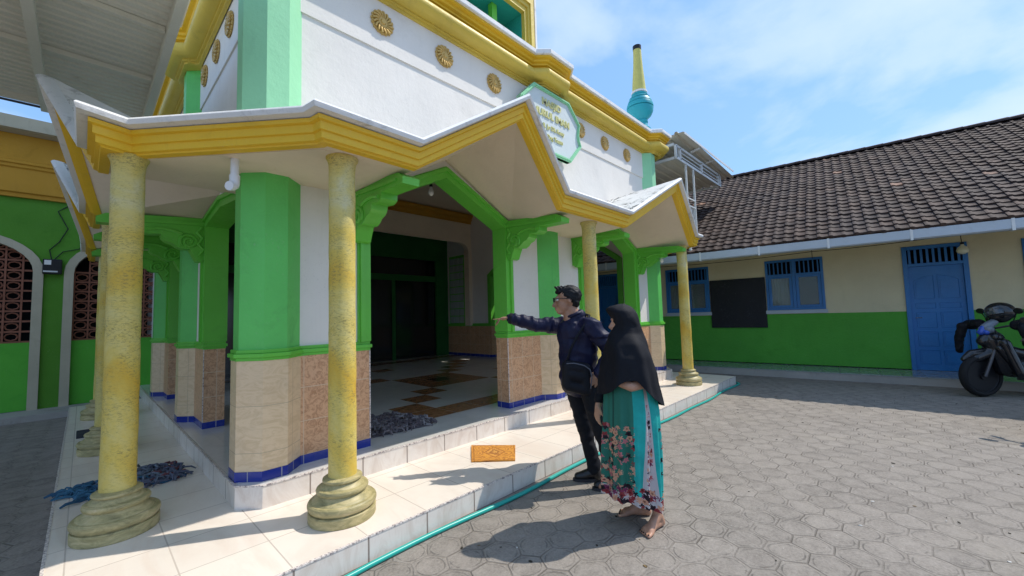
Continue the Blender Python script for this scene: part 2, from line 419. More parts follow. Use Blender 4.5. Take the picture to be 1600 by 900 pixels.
# floor tile grid (each tile a face; brown and dark ones make the pattern)
b = MB(); T = .43; cx, cy = 8, 5
b.prism(slabpoly(-.021), 'z', FH - .003, FH - .0005, 0)
dg_ = set()
for i in range(0, 17):
    for j in range(0, 15):
        x0 = .98 + i * T; y0 = 3.95 + j * T; mi = None
        di, dj = i - cx, j - cy
        if j == 0: mi = 1
        elif abs(di) == abs(dj) and abs(di) <= 5 and di != 0: mi = 1
        elif abs(di) <= 1 and abs(dj) <= 1: mi = 2 if (di + dj) % 2 == 0 else 1
        elif abs(di) + abs(dj) == 5 and (di + dj) % 2: mi = 1 if abs(di) in (0, 5) else None
        elif abs(di) == 4 and dj == 0: mi = 1
        elif j == 13: mi = 1
        if mi is not None and x0 + T < 8.0 and x0 > 1.1:
            b.add([(x0 + .003, y0 + .003, FH + .0015), (x0 + T - .003, y0 + .003, FH + .0015), (x0 + T - .003, y0 + T - .003, FH + .0015), (x0 + .003, y0 + T - .003, FH + .0015)], [(0, 1, 2, 3)], mi)
part(b, 'porch_floor', ['porch', 'brown', 'dtile'])

# --- lower + upper walls, openings
SP, AP = 2.58, 3.03
def opening(a, c, AP=AP): return [(a, FH), (a, SP), ((a + c) / 2, AP), (c, SP), (c, FH)]
AL = 2.66
WT = 4.66
FO = [(1.82, 3.67), (5.37, 7.10)]           # front openings
LO = [(4.15, 5.64), (6.98, 8.35)]           # left side
RO = [(4.35, 5.62), (6.98, 8.35)]           # right side
b = MB()
b.prism([(1.0, FH)] + opening(*FO[0]) + opening(*FO[1]) + [(7.98, FH), (7.98, WT), (1.0, WT)], 'y', 3.59, 3.77)
part(b, 'front_wall', 'white')
for (x0, x1, OO) in ((.945, 1.12, LO), (7.9, 8.07, RO)):
    ap_ = AL if OO is LO else AP
    b = MB(); b.prism([(3.775, FH)] + opening(*OO[0], ap_) + opening(*OO[1], ap_) + [(10.3, FH), (10.3, WT), (3.775, WT)], 'x', x0, x1)
    part(b, 'side_wall', 'white')
b = MB(); b.box((1.19, 3.574, 4.13), (7.85, 3.592, 4.64)); b.box((.929, 4.0, 4.13), (.947, 10.3, 4.64)); part(b, 'raised_wall_band', 'white')
# back wall with dark doorway openings into the prayer room
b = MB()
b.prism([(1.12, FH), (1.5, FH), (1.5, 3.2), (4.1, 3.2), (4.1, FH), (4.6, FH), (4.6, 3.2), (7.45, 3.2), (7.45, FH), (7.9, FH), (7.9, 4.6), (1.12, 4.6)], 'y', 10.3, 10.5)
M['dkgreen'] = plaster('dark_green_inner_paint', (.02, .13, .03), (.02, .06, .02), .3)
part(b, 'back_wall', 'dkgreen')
b = MB(); 
for x0, x1 in ((1.5, 4.1), (4.6, 7.45)):
    b.box((x0, 10.32, 2.55), (x1, 10.44, 2.72)); b.box(((x0 + x1) / 2 - .05, 10.33, FH), ((x0 + x1) / 2 + .05, 10.43, 2.55))
part(b, 'door_frame', 'dkgreen')
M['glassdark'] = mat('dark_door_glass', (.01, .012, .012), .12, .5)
M['roomdark'] = mat('prayer_room_paint', (.10, .09, .07), .8)
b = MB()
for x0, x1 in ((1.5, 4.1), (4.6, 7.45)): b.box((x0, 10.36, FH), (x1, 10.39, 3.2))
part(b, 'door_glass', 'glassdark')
# prayer room shell behind
b = MB(); b.box((.95, 13.9, 0), (8.07, 14.05, 4.9)); b.box((.95, 10.5, 0), (1.12, 13.9, 4.66)); b.box((7.9, 10.5, 0), (8.07, 13.9, 4.66)); part(b, 'prayer_room_wall', 'white')
b = MB(); b.box((1.12, 3.77, 4.5), (7.9, 10.3, 4.6)); part(b, 'porch_ceiling', 'cream')
b = MB(); b.box((.9, 3.5, 4.7), (8.12, 14.05, 4.95)); part(b, 'roof_slab', 'cap')
# inner arcade beam with curved lower edge and brown cornice
b = MB(); y0, y1 = 9.15, 9.32
def arcbeam(xa, xb):
    pts = [(xa, 4.5), (xa, 3.40)]
    for k in range(7):
        t = k / 6 * PI / 2; pts.append((xa + .12 + .35 * (1 - math.cos(t)), 3.42 + .22 * math.sin(t)))
    for k in range(7):
        t = PI / 2 - k / 6 * PI / 2; pts.append((xb - .12 - .35 * (1 - math.cos(t)), 3.42 + .22 * math.sin(t)))
    pts += [(xb, 3.40), (xb, 4.5)]; return pts
b.prism(arcbeam(1.12, 4.45), 'y', y0, y1); b.prism(arcbeam(4.45, 7.9), 'y', y0 + .001, y1)
for x in (4.33,): b.box((x, y0 - .02, FH), (x + .24, y1 + .02, 3.42))
b.box((7.78, y0 - .02, 1.2), (7.91, y1 + .02, 3.42)); b.box((1.11, y0 - .02, 1.2), (1.24, y1 + .02, 3.42))
part(b, 'arcade_beam', 'cream')
b = MB()
for xa, xb in ((1.12, 4.45), (4.45, 7.9)):
    pts = arcbeam(xa, xb)[2:-2]; b.tube([(x, y0 - .012, z - .012) for x, z in pts], .022, 6)
part(b, 'arch_moulding', 'cream', smooth=True)
b = MB(); b.sweep([(1.12, y0, 4.2), (7.9, y0, 4.2)], [(0, 0), (.03, 0), (.03, .06), (.07, .1), (.07, .16), (.12, .2), (.12, .26), (0, .26)], side=-1); part(b, 'inner_cornice', 'ochre')
b = MB(); b.sweep([(1.12, y0, 3.42), (7.9, y0, 3.42)], [(0, 0), (.01, 0), (.01, .02), (0, .02)], side=-1)
# glass-block window in the right wall
b = MB(); b.box((7.86, 9.42, 1.22), (7.897, 10.16, 3.33)); f_ = part(b, 'glass_block_window', 'frame')
M['gblock'] = mat('pale_glass_block', (.42, .50, .46), .18, .6)
b = MB()
for i in range(3):
    for j in range(9):
        ya = 9.47 + i * .22; za = 1.28 + j * .222; b.box((7.83, ya, za), (7.859, ya + .195, za + .197))
g_ = part(b, 'glass_block', 'gblock', parent=f_, bevel=.012); g_.matrix_parent_inverse = Matrix.Identity(4)

# --- wainscot, skirting, sill on the piers (one part per pier)
piers = []
xs = [1.0, FO[0][0], FO[0][1], FO[1][0], FO[1][1], 8.0]
for i, (a, c) in enumerate(((xs[0], xs[1]), (xs[2], xs[3]), (xs[4], xs[5]))): piers.append(lambda g, a=a, c=c, i=i: (a - (g if i else 0), 3.59 - g, c + (g if i < 2 else 0), 3.77 + g))
for x0, x1, OO in ((.945, 1.12, LO), (7.9, 8.07, RO)):
    ys = [3.79, OO[0][0], OO[0][1], OO[1][0], OO[1][1], 10.29]
    for i, (a, c) in enumerate(((ys[0], ys[1]), (ys[2], ys[3]), (ys[4], ys[5]))): piers.append(lambda g, a=a, c=c, i=i, x0=x0, x1=x1: (x0 - g, a - (g if i else 0), x1 + g, c + (g if i < 2 else 0)))
for P_ in piers:
    for nm, lay, mm in (('wainscot', ((.012, FH + .07, 1.18),), 'wains'), ('skirting', ((.015, FH, FH + .0695),), 'skirt'), ('sill_moulding', ((.018, 1.1805, 1.205), (.03, 1.205, 1.235), (.016, 1.235, 1.262)), 'frame')):
        b = MB()
        for g, z0, z1 in lay: q = P_(g); b.box((q[0], q[1], z0), (q[2], q[3], z1))
        part(b, nm, mm, bevel=.004 if nm == 'sill_moulding' else 0)
for x in (1.82 + .012, 3.67 - .012, 5.37 + .012, 7.10 - .012):
    b = MB(); b.box((x - .005, 3.573, FH + .07), (x + .005, 3.58, 1.18)); part(b, 'corner_bead', 'trim')
for y in (LO[0][1] - .012, LO[1][0] + .012):
    b = MB(); b.box((.928, y - .005, FH + .07), (.936, y + .005, 1.18)); part(b, 'corner_bead', 'trim')

# --- green opening frames (moulded)
def frame_poly(a, c, oi, oo, z0=1.263, AP=AP):
    m = (a + c) / 2; s = (AP - SP) / (m - a)
    k = math.hypot(1, s) 
    return [(a - oo, z0), (a - oo, SP + oo * (k - s) * .9), (m, AP + oo * k), (c + oo, SP + oo * (k - s) * .9), (c + oo, z0), (c + oi, z0), (c + oi, SP + oi * (k - s) * .9), (m, AP + oi * k), (a - oi, SP + oi * (k - s) * .9), (a - oi, z0)]
for i, (a, c) in enumerate(FO):
    b = MB(); b.prism(frame_poly(a, c, -.02, .10), 'y', 3.565, 3.795); b.prism(frame_poly(a, c, .045, .085), 'y', 3.54, 3.566)
    part(b, 'doorway_frame', 'frame')
for x0, x1, OO, sg in ((.92, 1.145, LO, -1), (7.875, 8.095, RO, 1)):
    for a, c in OO:
        ap_ = AL if OO is LO else AP
        b = MB(); b.prism(frame_poly(a, c, -.02, .10, AP=ap_), 'x', x0, x1)
        xo = x0 if sg < 0 else x1
        b.prism(frame_poly(a, c, .045, .085, AP=ap_), 'x', xo - .001 if sg > 0 else xo - .024, xo + .024 if sg > 0 else xo + .001)
        part(b, 'doorway_frame', 'frame')

# --- pilasters: octagonal corner pillars and half-octagon wall pilasters
cornerL = [(1.24, 3.60), (1.09, 3.445), (.93, 3.445), (.80, 3.575), (.80, 3.735), (.955, 3.89), (1.1, 3.89), (1.24, 3.75)]
cornerR = [(9.02 - x - .14, y) for x, y in cornerL][::-1]
midF = [(4.30, 3.62), (4.30, 3.585), (4.44, 3.45), (4.60, 3.45), (4.74, 3.585), (4.74, 3.62)]
def leftP(y): return [(.96, y), (.94, y), (.81, y + .14), (.81, y + .32), (.94, y + .46), (.96, y + .46)]
def grow(poly, g):
    cx_ = sum(p[0] for p in poly) / len(poly); cy_ = sum(p[1] for p in poly) / len(poly)
    out = []
    n = len(poly)
    area = sum(poly[i][0] * poly[(i + 1) % n][1] - poly[(i + 1) % n][0] * poly[i][1] for i in range(n))
    s = 1 if area > 0 else -1
    for i in range(n):
        p0, p1, p2 = Vector(poly[i - 1]), Vector(poly[i]), Vector(poly[(i + 1) % n])
        d1 = (p1 - p0).normalized(); d2 = (p2 - p1).normalized()
        n1 = Vector((d1.y, -d1.x)) * s; n2 = Vector((d2.y, -d2.x)) * s
        m_ = (n1 + n2).normalized(); m_ = m_ / max(.4, m_.dot(n1)); out.append((p1.x + m_.x * g, p1.y + m_.y * g))
    return out
pil = [(cornerL, 4.64), (cornerR, 4.64), (midF, 4.64), (leftP(6.145), 4.64), (leftP(8.79), 2.62)]
for poly, zt in pil:
    b = MB(); b.prism(poly, 'z', FH, 2.70 if zt > 3 else zt); q = part(b, 'pilaster', 'green')
    if zt > 3:
        b = MB(); b.prism(grow(poly, .002), 'z', 2.7005, zt); u = part(b, 'upper_pilaster', 'green' if poly[0][0] == .96 else 'upgreen')  # sunlit green copy on front pilasters, plain green on the shaded left one
    for nm, g_, z0, z1, mm in (('pilaster_tiles', .012, FH + .07, 1.18, 'wpil'), ('pilaster_skirting', .016, FH, FH + .0695, 'skirt')):
        b = MB(); b.prism(grow(poly, g_), 'z', z0, z1); part(b, nm, mm)
    b = MB()
    for g_, z0, z1 in ((.018, 1.1805, 1.2048), (.034, 1.205, 1.234), (.016, 1.2345, 1.2615)): b.prism(grow(poly, g_), 'z', z0, z1)
    part(b, 'pilaster_sill', 'frame', bevel=.004)

# --- scroll brackets beside the doorways
def bracket_mesh():
    # outline in (d outward from wall, z)
    o_ = [(0, 2.66), (.30, 2.64), (.82, 2.598), (.89, 2.555), (.885, 2.50), (.56, 2.505), (.56, 2.455), (.53, 2.44), (.50, 2.43), (.40, 2.44), (.39, 2.40), (.36, 2.37), (.30, 2.35), (.27, 2.32), (.22, 2.295), (.15, 2.30), (.12, 2.24), (.09, 2.17), (.05, 2.16), (.03, 2.19), (0, 2.19)]
    b = MB(); b.prism([(-d, z) for d, z in o_], 'x', -.075, .075)
    b.prism([(-d, z) for d, z in [(0, 2.61), (.55, 2.575), (.80, 2.56), (.80, 2.535), (.5, 2.545), (0, 2.575)]], 'x', -.09, .09)
    for sx in (-1, 1):
        pts = []
        for k in range(30):
            t = k / 29; a = -.6 + t * 3.6 * PI; r = .085 * (1 - t * .8); pts.append((sx * .08, -(.16 + r * math.cos(a)), 2.38 + r * math.sin(a)))
        b.tube(pts, .016, 6)
        b.tube([(sx * .078, -d, z) for d, z in [(.52, 2.475), (.42, 2.50), (.30, 2.49), (.22, 2.46)]], .02, 6)
        b.tube([(sx * .078, -d, z) for d, z in [(.05, 2.55), (.09, 2.49), (.04, 2.43), (.08, 2.36), (.03, 2.30), (.07, 2.23)]], .018, 6)
    b.tube([(-.08, -.16, 2.38), (.08, -.16, 2.38)], .075, 14)
    return b
b = bracket_mesh(); br = part(b, 'scroll_bracket', 'frame', smooth=30)
def placed(o, x, y, rz=0):
    o.matrix_parent_inverse = Matrix.Translation((-4.5, -7, 0)); o.location = (x, y, 0); o.rotation_euler = (0, 0, rz); return o
placed(br, 1.735, 3.59)
for x, y, rz in [(3.755, 3.59, 0), (5.20, 3.59, 0), (7.27, 3.59, 0)] + [(.945, y, -PI / 2) for y in (5.735, 6.885, 8.445)]:
    placed(link_copy(br, mosque), x, y, rz)

# --- canopy
Z = 2.80
nodes = [(-.06, 10.05, Z), (-.06, 9.2, Z), (-.07, 8.45, Z), (-.33, 7.55, 3.56), (-.07, 6.65, Z), (-.07, 5.85, Z), (-.325, 5.05, 3.57), (-.07, 4.2, Z), (-.07, 3.43, Z),
         (.163, 3.52, Z), (.905, 2.61, Z), (.925, 2.475, Z), (1.72, 2.5, Z), (2.66, 2.24, 3.40), (3.575, 2.5, Z), (5.02, 2.5, Z), (6.245, 2.30, 3.475), (7.42, 2.5, Z),
         (7.66, 2.5, Z), (7.70, 2.62, Z), (8.42, 3.52, Z), (8.62, 3.44, Z), (8.62, 4.2, Z), (8.85, 5.0, 3.5), (8.62, 5.85, Z), (8.62, 6.65, Z), (8.62, 10.05, Z)]
prof = [(-.17, -.19), (-.17, -.2), (-.115, -.2), (-.112, -.19), (-.09, -.184), (-.09, -.14), (-.075, -.135), (-.075, -.085), (-.055, -.078), (-.053, -.052)]
capp = [(-.075, -.0515), (-.05, -.044), (-.004, -.040), (.0, -.03), (.006, -.012), (-.004, .004), (-.022, .012), (-.05, .010), (-.09, .002)]
wallp = []
for x, y, z in nodes:
    pk = z > 3
    if x < .3 and y > 4: wallp.append((.97, y, 3.0 if pk else Z))
    elif y < 3 and x > 1.2 and x < 7.5: wallp.append(({2.66: 2.745, 1.72: 1.66, 3.575: 3.83, 6.245: 6.235, 5.02: 5.2, 7.42: 7.27}.get(x, x), 3.62, 3.40 if pk else Z))
    elif x > 8.5 and y > 4: wallp.append((8.04, y, 3.40 if pk else Z))
    else: wallp.append((1.0, 3.62, Z) if x < 3 else (8.0, 3.62, Z))
b = MB(); b.sweep(nodes, prof, side=-1); fascia = part(b, 'canopy_fascia', 'yellow')
b = MB(); r2 = b.sweep(nodes, capp, side=-1); part(b, 'canopy_cap', 'cap', smooth=50)
b0 = MB(); r1 = b0.sweep(nodes, prof, side=-1)
b = MB(); b.grid([[r[0] for r in r1], [(x, y, z - .19) for x, y, z in wallp]]); part(b, 'canopy_soffit', 'cream')
b = MB(); b.prism([(.14, 4.2), (.14, 3.68), (.33, 3.62), (1.06, 2.74), (1.3, 2.74), (1.3, 3.60), (.97, 4.2)], 'z', 2.6065, 2.62); part(b, 'corner_soffit', 'cream')
b = MB(); b.grid([[(r[-1][0], r[-1][1], r[-1][2]) for r in r2], [(x, y, z) for x, y, z in wallp]]); part(b, 'canopy_slab', 'moss')

# --- columns
cb = MB(); cb.lathe([(.208, 0), (.212, .006), (.213, .060), (.208, .066), (.196, .067), (.196, .074), (.208, .078), (.215, .090), (.217, .104), (.213, .118), (.204, .126), (.190, .128), (.186, .134), (.172, .142), (.158, .154), (.148, .166), (.146, .172), (.158, .174), (.164, .183), (.165, .194), (.160, .204), (.148, .209), (.138, .210), (.128, .218), (.116, .232), (.112, .240), (.122, .242), (.126, .250), (.124, .260), (.114, .266), (.10, .268), (.09, .272)], n=48)
cs = MB(); prof_c = [(.090, .2705)]
for k in range(1, 23): prof_c.append((.090 - .004 * k / 22, .27 + k * .094))
prof_c += [(.087, 2.36), (.091, 2.40), (.099, 2.425), (.106, 2.437), (.108, 2.452), (.098, 2.462)]
cs.lathe(prof_c, n=36)
shaft0 = base0 = None
for (x, y) in [(.185, 3.74), (1.24, 2.81), (4.40, 2.81), (7.42, 2.81), (.20, 6.22), (.22, 8.55), (8.4, 3.8), (8.4, 6.25)]:
    if shaft0 is None:
        shaft0 = part(cs, 'column', 'column', smooth=True); shaft0.matrix_parent_inverse = Matrix.Translation((-4.5, -7, 0))
        me_ = shaft0.data
        for v in me_.vertices:
            q = noise.noise(v.co * 9) * .004 + noise.noise(v.co * 25) * .002; r_ = math.hypot(v.co.x, v.co.y)
            if r_ > .01: v.co.x *= 1 + q / r_; v.co.y *= 1 + q / r_
        base0 = cb.build('column_base', 'colbase', shaft0, smooth=32); sh = shaft0
    else:
        sh = link_copy(shaft0, mosque); link_copy(base0, sh)
    sh.location = (x, y, PH); sh.rotation_euler = (0, 0, random.uniform(0, 6))

# --- cornice with breaks over the pilasters
cpath = [(.92, 14.0), (.92, 6.72), (.80, 6.62), (.80, 6.14), (.92, 6.04), (.92, 3.98), (.78, 3.86), (.78, 3.55), (.92, 3.42), (1.12, 3.42), (1.28, 3.58),
         (4.22, 3.58), (4.36, 3.44), (4.68, 3.44), (4.82, 3.58), (7.74, 3.58), (7.88, 3.42), (8.10, 3.42), (8.24, 3.55), (8.24, 3.86), (8.10, 3.98), (8.10, 14.0)]
cp3 = [(x, y, 0) for x, y in cpath]
tor = [(.10 + .095 * math.cos(R(a)), 4.765 + .082 * math.sin(R(a))) for a in range(-78, 89, 14)]
b = MB(); b.sweep(cp3, [(0, 4.635), (.035, 4.635), (.035, 4.66), (.06, 4.662), (.06, 4.684), (.09, 4.686)] + tor + [(.085, 4.85), (0, 4.85)], side=-1)
b.box((.79, 6.05, 4.637), (.95, 6.71, 4.80)); b.box((4.24, 3.46, 4.637), (4.80, 3.6, 4.80)); b.box((.8, 3.45, 4.6415), (1.25, 3.9, 4.80)); b.box((7.77, 3.45, 4.6415), (8.22, 3.9, 4.80))
part(b, 'cornice', 'paleyellow', smooth=35)
b = MB(); b.sweep(cp3, [(0, 4.8505), (.10, 4.8505), (.10, 4.875), (.135, 4.88), (.135, 4.905), (.165, 4.915), (.175, 4.93), (.175, 4.945), (.215, 4.952), (.215, 4.975), (0, 4.975)], side=-1)
part(b, 'upper_cornice', 'yellow')
b = MB(); b.sweep(cp3, [(-.3, 4.9755), (.245, 4.9755), (.25, 4.985), (.25, 5.035), (.235, 5.05), (-.3, 5.06)], side=-1)
part(b, 'cornice_cap', 'cap')

# --- rosettes
b = MB(); b.lathe([(.115, 0), (.118, .012), (.105, .02), (.09, .016), (.075, .022), (.06, .018), (.045, .03), (.03, .03), (.022, .042), (0.0005, .045)], n=32)
for k in range(16):
    a = 2 * PI * k / 16; c_, s_ = math.cos(a), math.sin(a); a2 = a + .35
    b.tube([(.045 * c_, .045 * s_, .024), (.075 * math.cos(a + .15), .075 * math.sin(a + .15), .030), (.108 * math.cos(a2), .108 * math.sin(a2), .022)], [.008, .012, .014], 6)
    b.lathe([(.001, -.006), (.016, 0), (.014, .01), (.001, .016)], c=(.112 * math.cos(a2), .112 * math.sin(a2), .008), n=6)
ros = part(b, 'rosette', 'gold', smooth=True)
ros.location = (1.98, 3.574, 4.415); ros.rotation_euler = (PI / 2, 0, 0)
for x in (2.745, 3.53, 5.46, 6.21, 7.0):
    link_copy(ros, mosque, (x, 3.574, 4.415), (PI / 2, random.uniform(0, .3), 0))
for y in (4.62, 5.2, 5.82, 7.2, 7.9, 8.6):
    link_copy(ros, mosque, (.929, y, 4.415), (PI / 2, 0, -PI / 2))

# --- name plaque
PP = [(x - .045, z) for x, z in [(4.16, 4.60), (4.96, 4.60), (5.235, 4.33), (5.205, 4.25), (5.19, 4.15), (5.205, 4.07), (5.245, 3.995), (4.955, 3.685), (4.165, 3.685), (3.875, 3.995), (3.915, 4.07), (3.93, 4.15), (3.915, 4.25), (3.885, 4.33)]]
b = MB(); b.prism(PP, 'y', 3.405, 3.46); M['plq'] = plaster('plaque_paint', (.60, .66, .66), (.4, .42, .4), .2, var=.04); plq = part(b, 'name_plaque', 'plq')
def scl(p, s): return (4.515 + (p[0] - 4.515) * s[0], 4.142 + (p[1] - 4.142) * s[1])
b = MB()
for (s0, s1, ya) in (((1.0, 1.0), (.93, .90), 3.385), ((.975, .965), (.95, .93), 3.372)):
    o_ = [scl(p, s0) for p in PP]; i_ = [scl(p, s1) for p in PP]; n = len(PP)
    vs = [(x, ya, z) for x, z in o_] + [(x, ya, z) for x, z in i_] + [(x, 3.47, z) for x, z in o_] + [(x, 3.404, z) for x, z in i_]
    fs = []
    for i in range(n):
        j = (i + 1) % n; fs += [(i, j, j + n, i + n), (i, i + 2 * n, j + 2 * n, j), (i + n, j + n, j + 3 * n, i + 3 * n)]
    b.add(vs, fs)
pf = part(b, 'plaque_frame', 'upgreen', parent=plq, recalc=True); pf.matrix_parent_inverse = Matrix.Identity(4)
M['letter'] = mat('pale_gold_letters', (.60, .58, .26), .5)
for body, x, z, sz, off in (('MASJID', 4.50, 4.41, .135, .003), ('NURUL IMAN', 4.50, 4.235, .135, .003), ('Jl. Jo Dk Kauy', 4.53, 4.065, .085, .0015), ('Dsg Tasan', 4.55, 3.925, .085, .0015)):
    t = text_mesh('lettering', body, sz, 'letter', plq, extrude=.012, off=off, spacing=1.02)
    t.location = (x, 3.402, z); t.rotation_euler = (PI / 2, 0, 0)

# --- upper storey
b = MB()
X0, X1, Y0, Z0, Z1 = 3.25, 5.72, 4.6, 4.95, 8.0
b.prism([(X0, Z0), (X1, Z0), (X1, Z1), (X0, Z1), (X0, Z0 + .001), (X0 + .3, Z0 + .15), (X0 + .3, 7.05), (X1 - .28, 7.05), (X1 - .28, Z0 + .15), (X0 + .3, Z0 + .15)][:4], 'y', 5.2, 7.49)
part(b, 'upper_storey', 'tealgreen')
b = MB()
def ringpoly(o0, o1, ya, yb, mb):
    vs = []; 
    for x0, x1, z0, z1 in (o0, o1):
        vs += [(x0, ya, z0), (x1, ya, z0), (x1, ya, z1), (x0, ya, z1)]
    vs += [(x, yb, z) for x, _, z in vs[:8]]
    fs = []
    for i in range(4):
        j = (i + 1) % 4; fs += [(i, j, j + 4, i + 4), (i + 8, i + 12, j + 12, j + 8), (i, i + 8, j + 8, j), (i + 4, j + 4, j + 12, i + 12)]
    mb.add(vs, fs)
ringpoly((X0 - .02, X1, Z0, Z1), (X0 + .28, X1 - .27, Z0 + .1, 7.04), 4.66, 4.74, b)
ringpoly((X0, X1 - .04, Z0 + .03, 7.7), (X0 + .25, X1 - .21, Z0 + .12, 7.14), 4.63, 4.665, b)
ringpoly((X0 + .06, X1 - .08, Z0 + .05, 7.5), (X0 + .21, X1 - .16, Z0 + .14, 7.22), 4.60, 4.64, b)
part(b, 'upper_opening_frame', 'paleyellow')
b = MB(); ringpoly((X0 - .02, X1 - .001, Z0, Z1), (X0 + .282, X1 - .272, Z0 + .1, 7.038), 4.741, 5.2, b); part(b, 'upper_recess', 'tealgreen')
b = MB(); b.box((1.7, 4.7, Z0 + .1), (X0 - .021, 5.2, Z1)); b.box((1.7, 5.2, Z0 + .1), (X0 - .021, 11.5, 10.5)); b.box((X0, 7.5, Z0 + .1), (X1, 11.5, Z1)); part(b, 'storey_sun_block', 'white')  # unseen blocks added to keep the sun off the annex wall and fascia
b = MB(); b.box((X1 + .001, 4.64, Z0), (X1 + .05, 7.5, Z1)); part(b, 'upper_corner_strip', 'cap')
b = MB()
for x in (4.1, 4.85): b.box((x, 4.9, 5.1), (x + .12, 5.0, 7.03))
part(b, 'inner_post', 'frame')

# --- finial on the right corner
b = MB(); b.lathe([(.20, 0), (.20, .05), (.15, .09), (.135, .16), (.15, .19), (.15, .215), (.13, .24), (.16, .28), (.225, .34), (.265, .42), (.275, .50), (.252, .503), (.252, .515), (.276, .52), (.278, .56), (.262, .61), (.240, .615), (.240, .628), (.252, .633), (.24, .67), (.225, .700), (.198, .705), (.195, .715), (.212, .720), (.214, .738), (.195, .755), (.16, .765), (.158, .79), (.166, .80), (.165, .825), (.15, .84)], n=32)
fin = part(b, 'finial', 'teal', smooth=25); fin.location = (8.13, 3.78, 5.32 - .03)
fb = MB(); fb.lathe([(.165, 0), (.165, .04), (.13, .05)], n=28); q = fb.build('finial_collar', 'cap', fin, smooth=25); q.location = (0, 0, .84)
fb = MB(); fb.lathe([(.142, 0), (.135, .12), (.122, .3), (.104, .55), (.088, .80), (.084, .95)], n=24)
q = fb.build('finial_spike', 'finial', fin, smooth=True); q.location = (0, 0, .88)
for v in q.data.vertices:
    e = noise.noise(v.co * 14 + Vector((3, 0, 0))) * .006; v.co.x += e; v.co.y -= e
fb = MB(); fb.lathe([(.088, 0), (.09, .09), (.075, .10), (.07, .04)], n=20); q = fb.build('finial_cap', 'black', fin, smooth=25); q.location = (0, 0, 1.825)

# --- pvc drain pipe under the canopy
M['pvc'] = mat('white_pvc', (.72, .74, .76), .35)
b = MB(); b.tube([(.70, 3.30, 2.62), (.70, 3.30, 2.47)], .026, 14); b.tube([(.70, 3.30, 2.49), (.70, 3.30, 2.44), (.697, 3.298, 2.42), (.68, 3.285, 2.405), (.662, 3.27, 2.402)], .032, 14)
part(b, 'drain_pipe', 'pvc', smooth=30)

# ============================================================ THINGS ON / IN THE MOSQUE
def bulb(loc, label, drop=.12, cat='light bulb', grp=None):
    t = thing('light_bulb', label, cat, loc, group=grp)
    s_ = MB(); s_.tube([(0, 0, 0), (0, 0, drop)], .005, 6); s_.build('cord', 'black', t)
    s_ = MB(); s_.lathe([(.012, .045), (.02, .04), (.022, 0), (.018, -.01)], n=14); s_.build('socket', 'black', t, smooth=30)
    s_ = MB(); s_.lathe([(.002, -.125), (.018, -.12), (.032, -.10), (.036, -.078), (.030, -.052), (.018, -.03), (.016, -.008)], n=16); s_.build('bulb', M['bulbglass'], t, smooth=True)
    return t
M['bulbglass'] = mat('frosted_bulb', (.75, .75, .72), .15, .6)
bulb((2.95, 4.15, 3.10), 'unlit bulb hanging inside the peak of the nearest big doorway', drop=1.4)
bulb((7.35, 3.15, 2.47), 'small clear bulb under the canopy beside the farthest yellow column', drop=.13)

# rag doormats: many short fabric loops
def rag_mat(name, label, outline, z, cols, nstr, ln=.11, cat='doormat', seed=1):
    rnd = random.Random(seed); t = None
    mats = []
    for i, c in enumerate(cols):
        k = 'rag%s%d' % (name, i); M[k] = mat('rag_fabric', c, .9, .1); mats.append(k)
    xs = [p[0] for p in outline]; ys = [p[1] for p in outline]
    def inside(x, y):
        r = False; n = len(outline)
        for i in range(n):
            x1, y1 = outline[i]; x2, y2 = outline[(i + 1) % n]
            if (y1 > y) != (y2 > y) and x < (x2 - x1) * (y - y1) / (y2 - y1) + x1: r = not r
        return r
    b = MB(); b.prism(outline, 'z', z + .001, z + .012, 0)
    k = 0
    while k < nstr:
        x, y = rnd.uniform(min(xs), max(xs)), rnd.uniform(min(ys), max(ys))
        if not inside(x, y): continue
        k += 1; a = rnd.uniform(0, 6.28); w = rnd.uniform(.007, .013); h = rnd.uniform(.012, .05); l = ln * rnd.uniform(.4, 1)
        c, s_ = math.cos(a), math.sin(a); bend = rnd.uniform(-.03, .03)
        pts = [(x, y, z + .008), (x + c * l * .3 - s_ * bend, y + s_ * l * .3 + c * bend, z + h), (x + c * l * .7, y + s_ * l * .7, z + h * .8 + .006), (x + c * l, y + s_ * l, z + .01)]
        mi = int(len(cols) * min(.999, max(0, (x - min(xs)) / (max(xs) - min(xs)) * .7 + rnd.uniform(0, .3))))
        b.tube(pts, [w * .6, w, w, w * .6], 5, mi)
    o = b.build(name, mats, smooth=True, uv=False); tag(o, label, cat); return o
rag_mat('rag_mat', 'shaggy grey rag mat lying in the nearest big doorway', [(1.88, 3.80), (2.62, 3.72), (2.74, 4.05), (2.62, 4.42), (2.1, 4.62), (1.9, 4.3)], FH, [(.10, .09, .10), (.20, .18, .19), (.13, .11, .12), (.30, .28, .29)], 520, seed=4)
rag_mat('rag_mat', 'flattened blue and grey rag mat behind the nearest yellow column', [(-.06, 4.88), (.02, 4.55), (.25, 4.68), (.50, 4.52), (.66, 4.60), (.62, 4.95), (.40, 5.1), (.15, 4.98)], PH, [(.04, .10, .17), (.05, .14, .22), (.15, .18, .22), (.11, .12, .16), (.18, .07, .08)], 300, ln=.14, seed=9)
M['dmat'] = plaster('dark_mat_rubber', (.03, .035, .05), (.1, .1, .1), .3)
b = MB(); b.box((-.02, 7.15, PH + .001), (.17, 7.62, PH + .018)); o = b.build('doormat', 'dmat', bevel=.006); tag(o, 'small dark rectangular mat beyond the second yellow column on the left walkway', 'doormat')
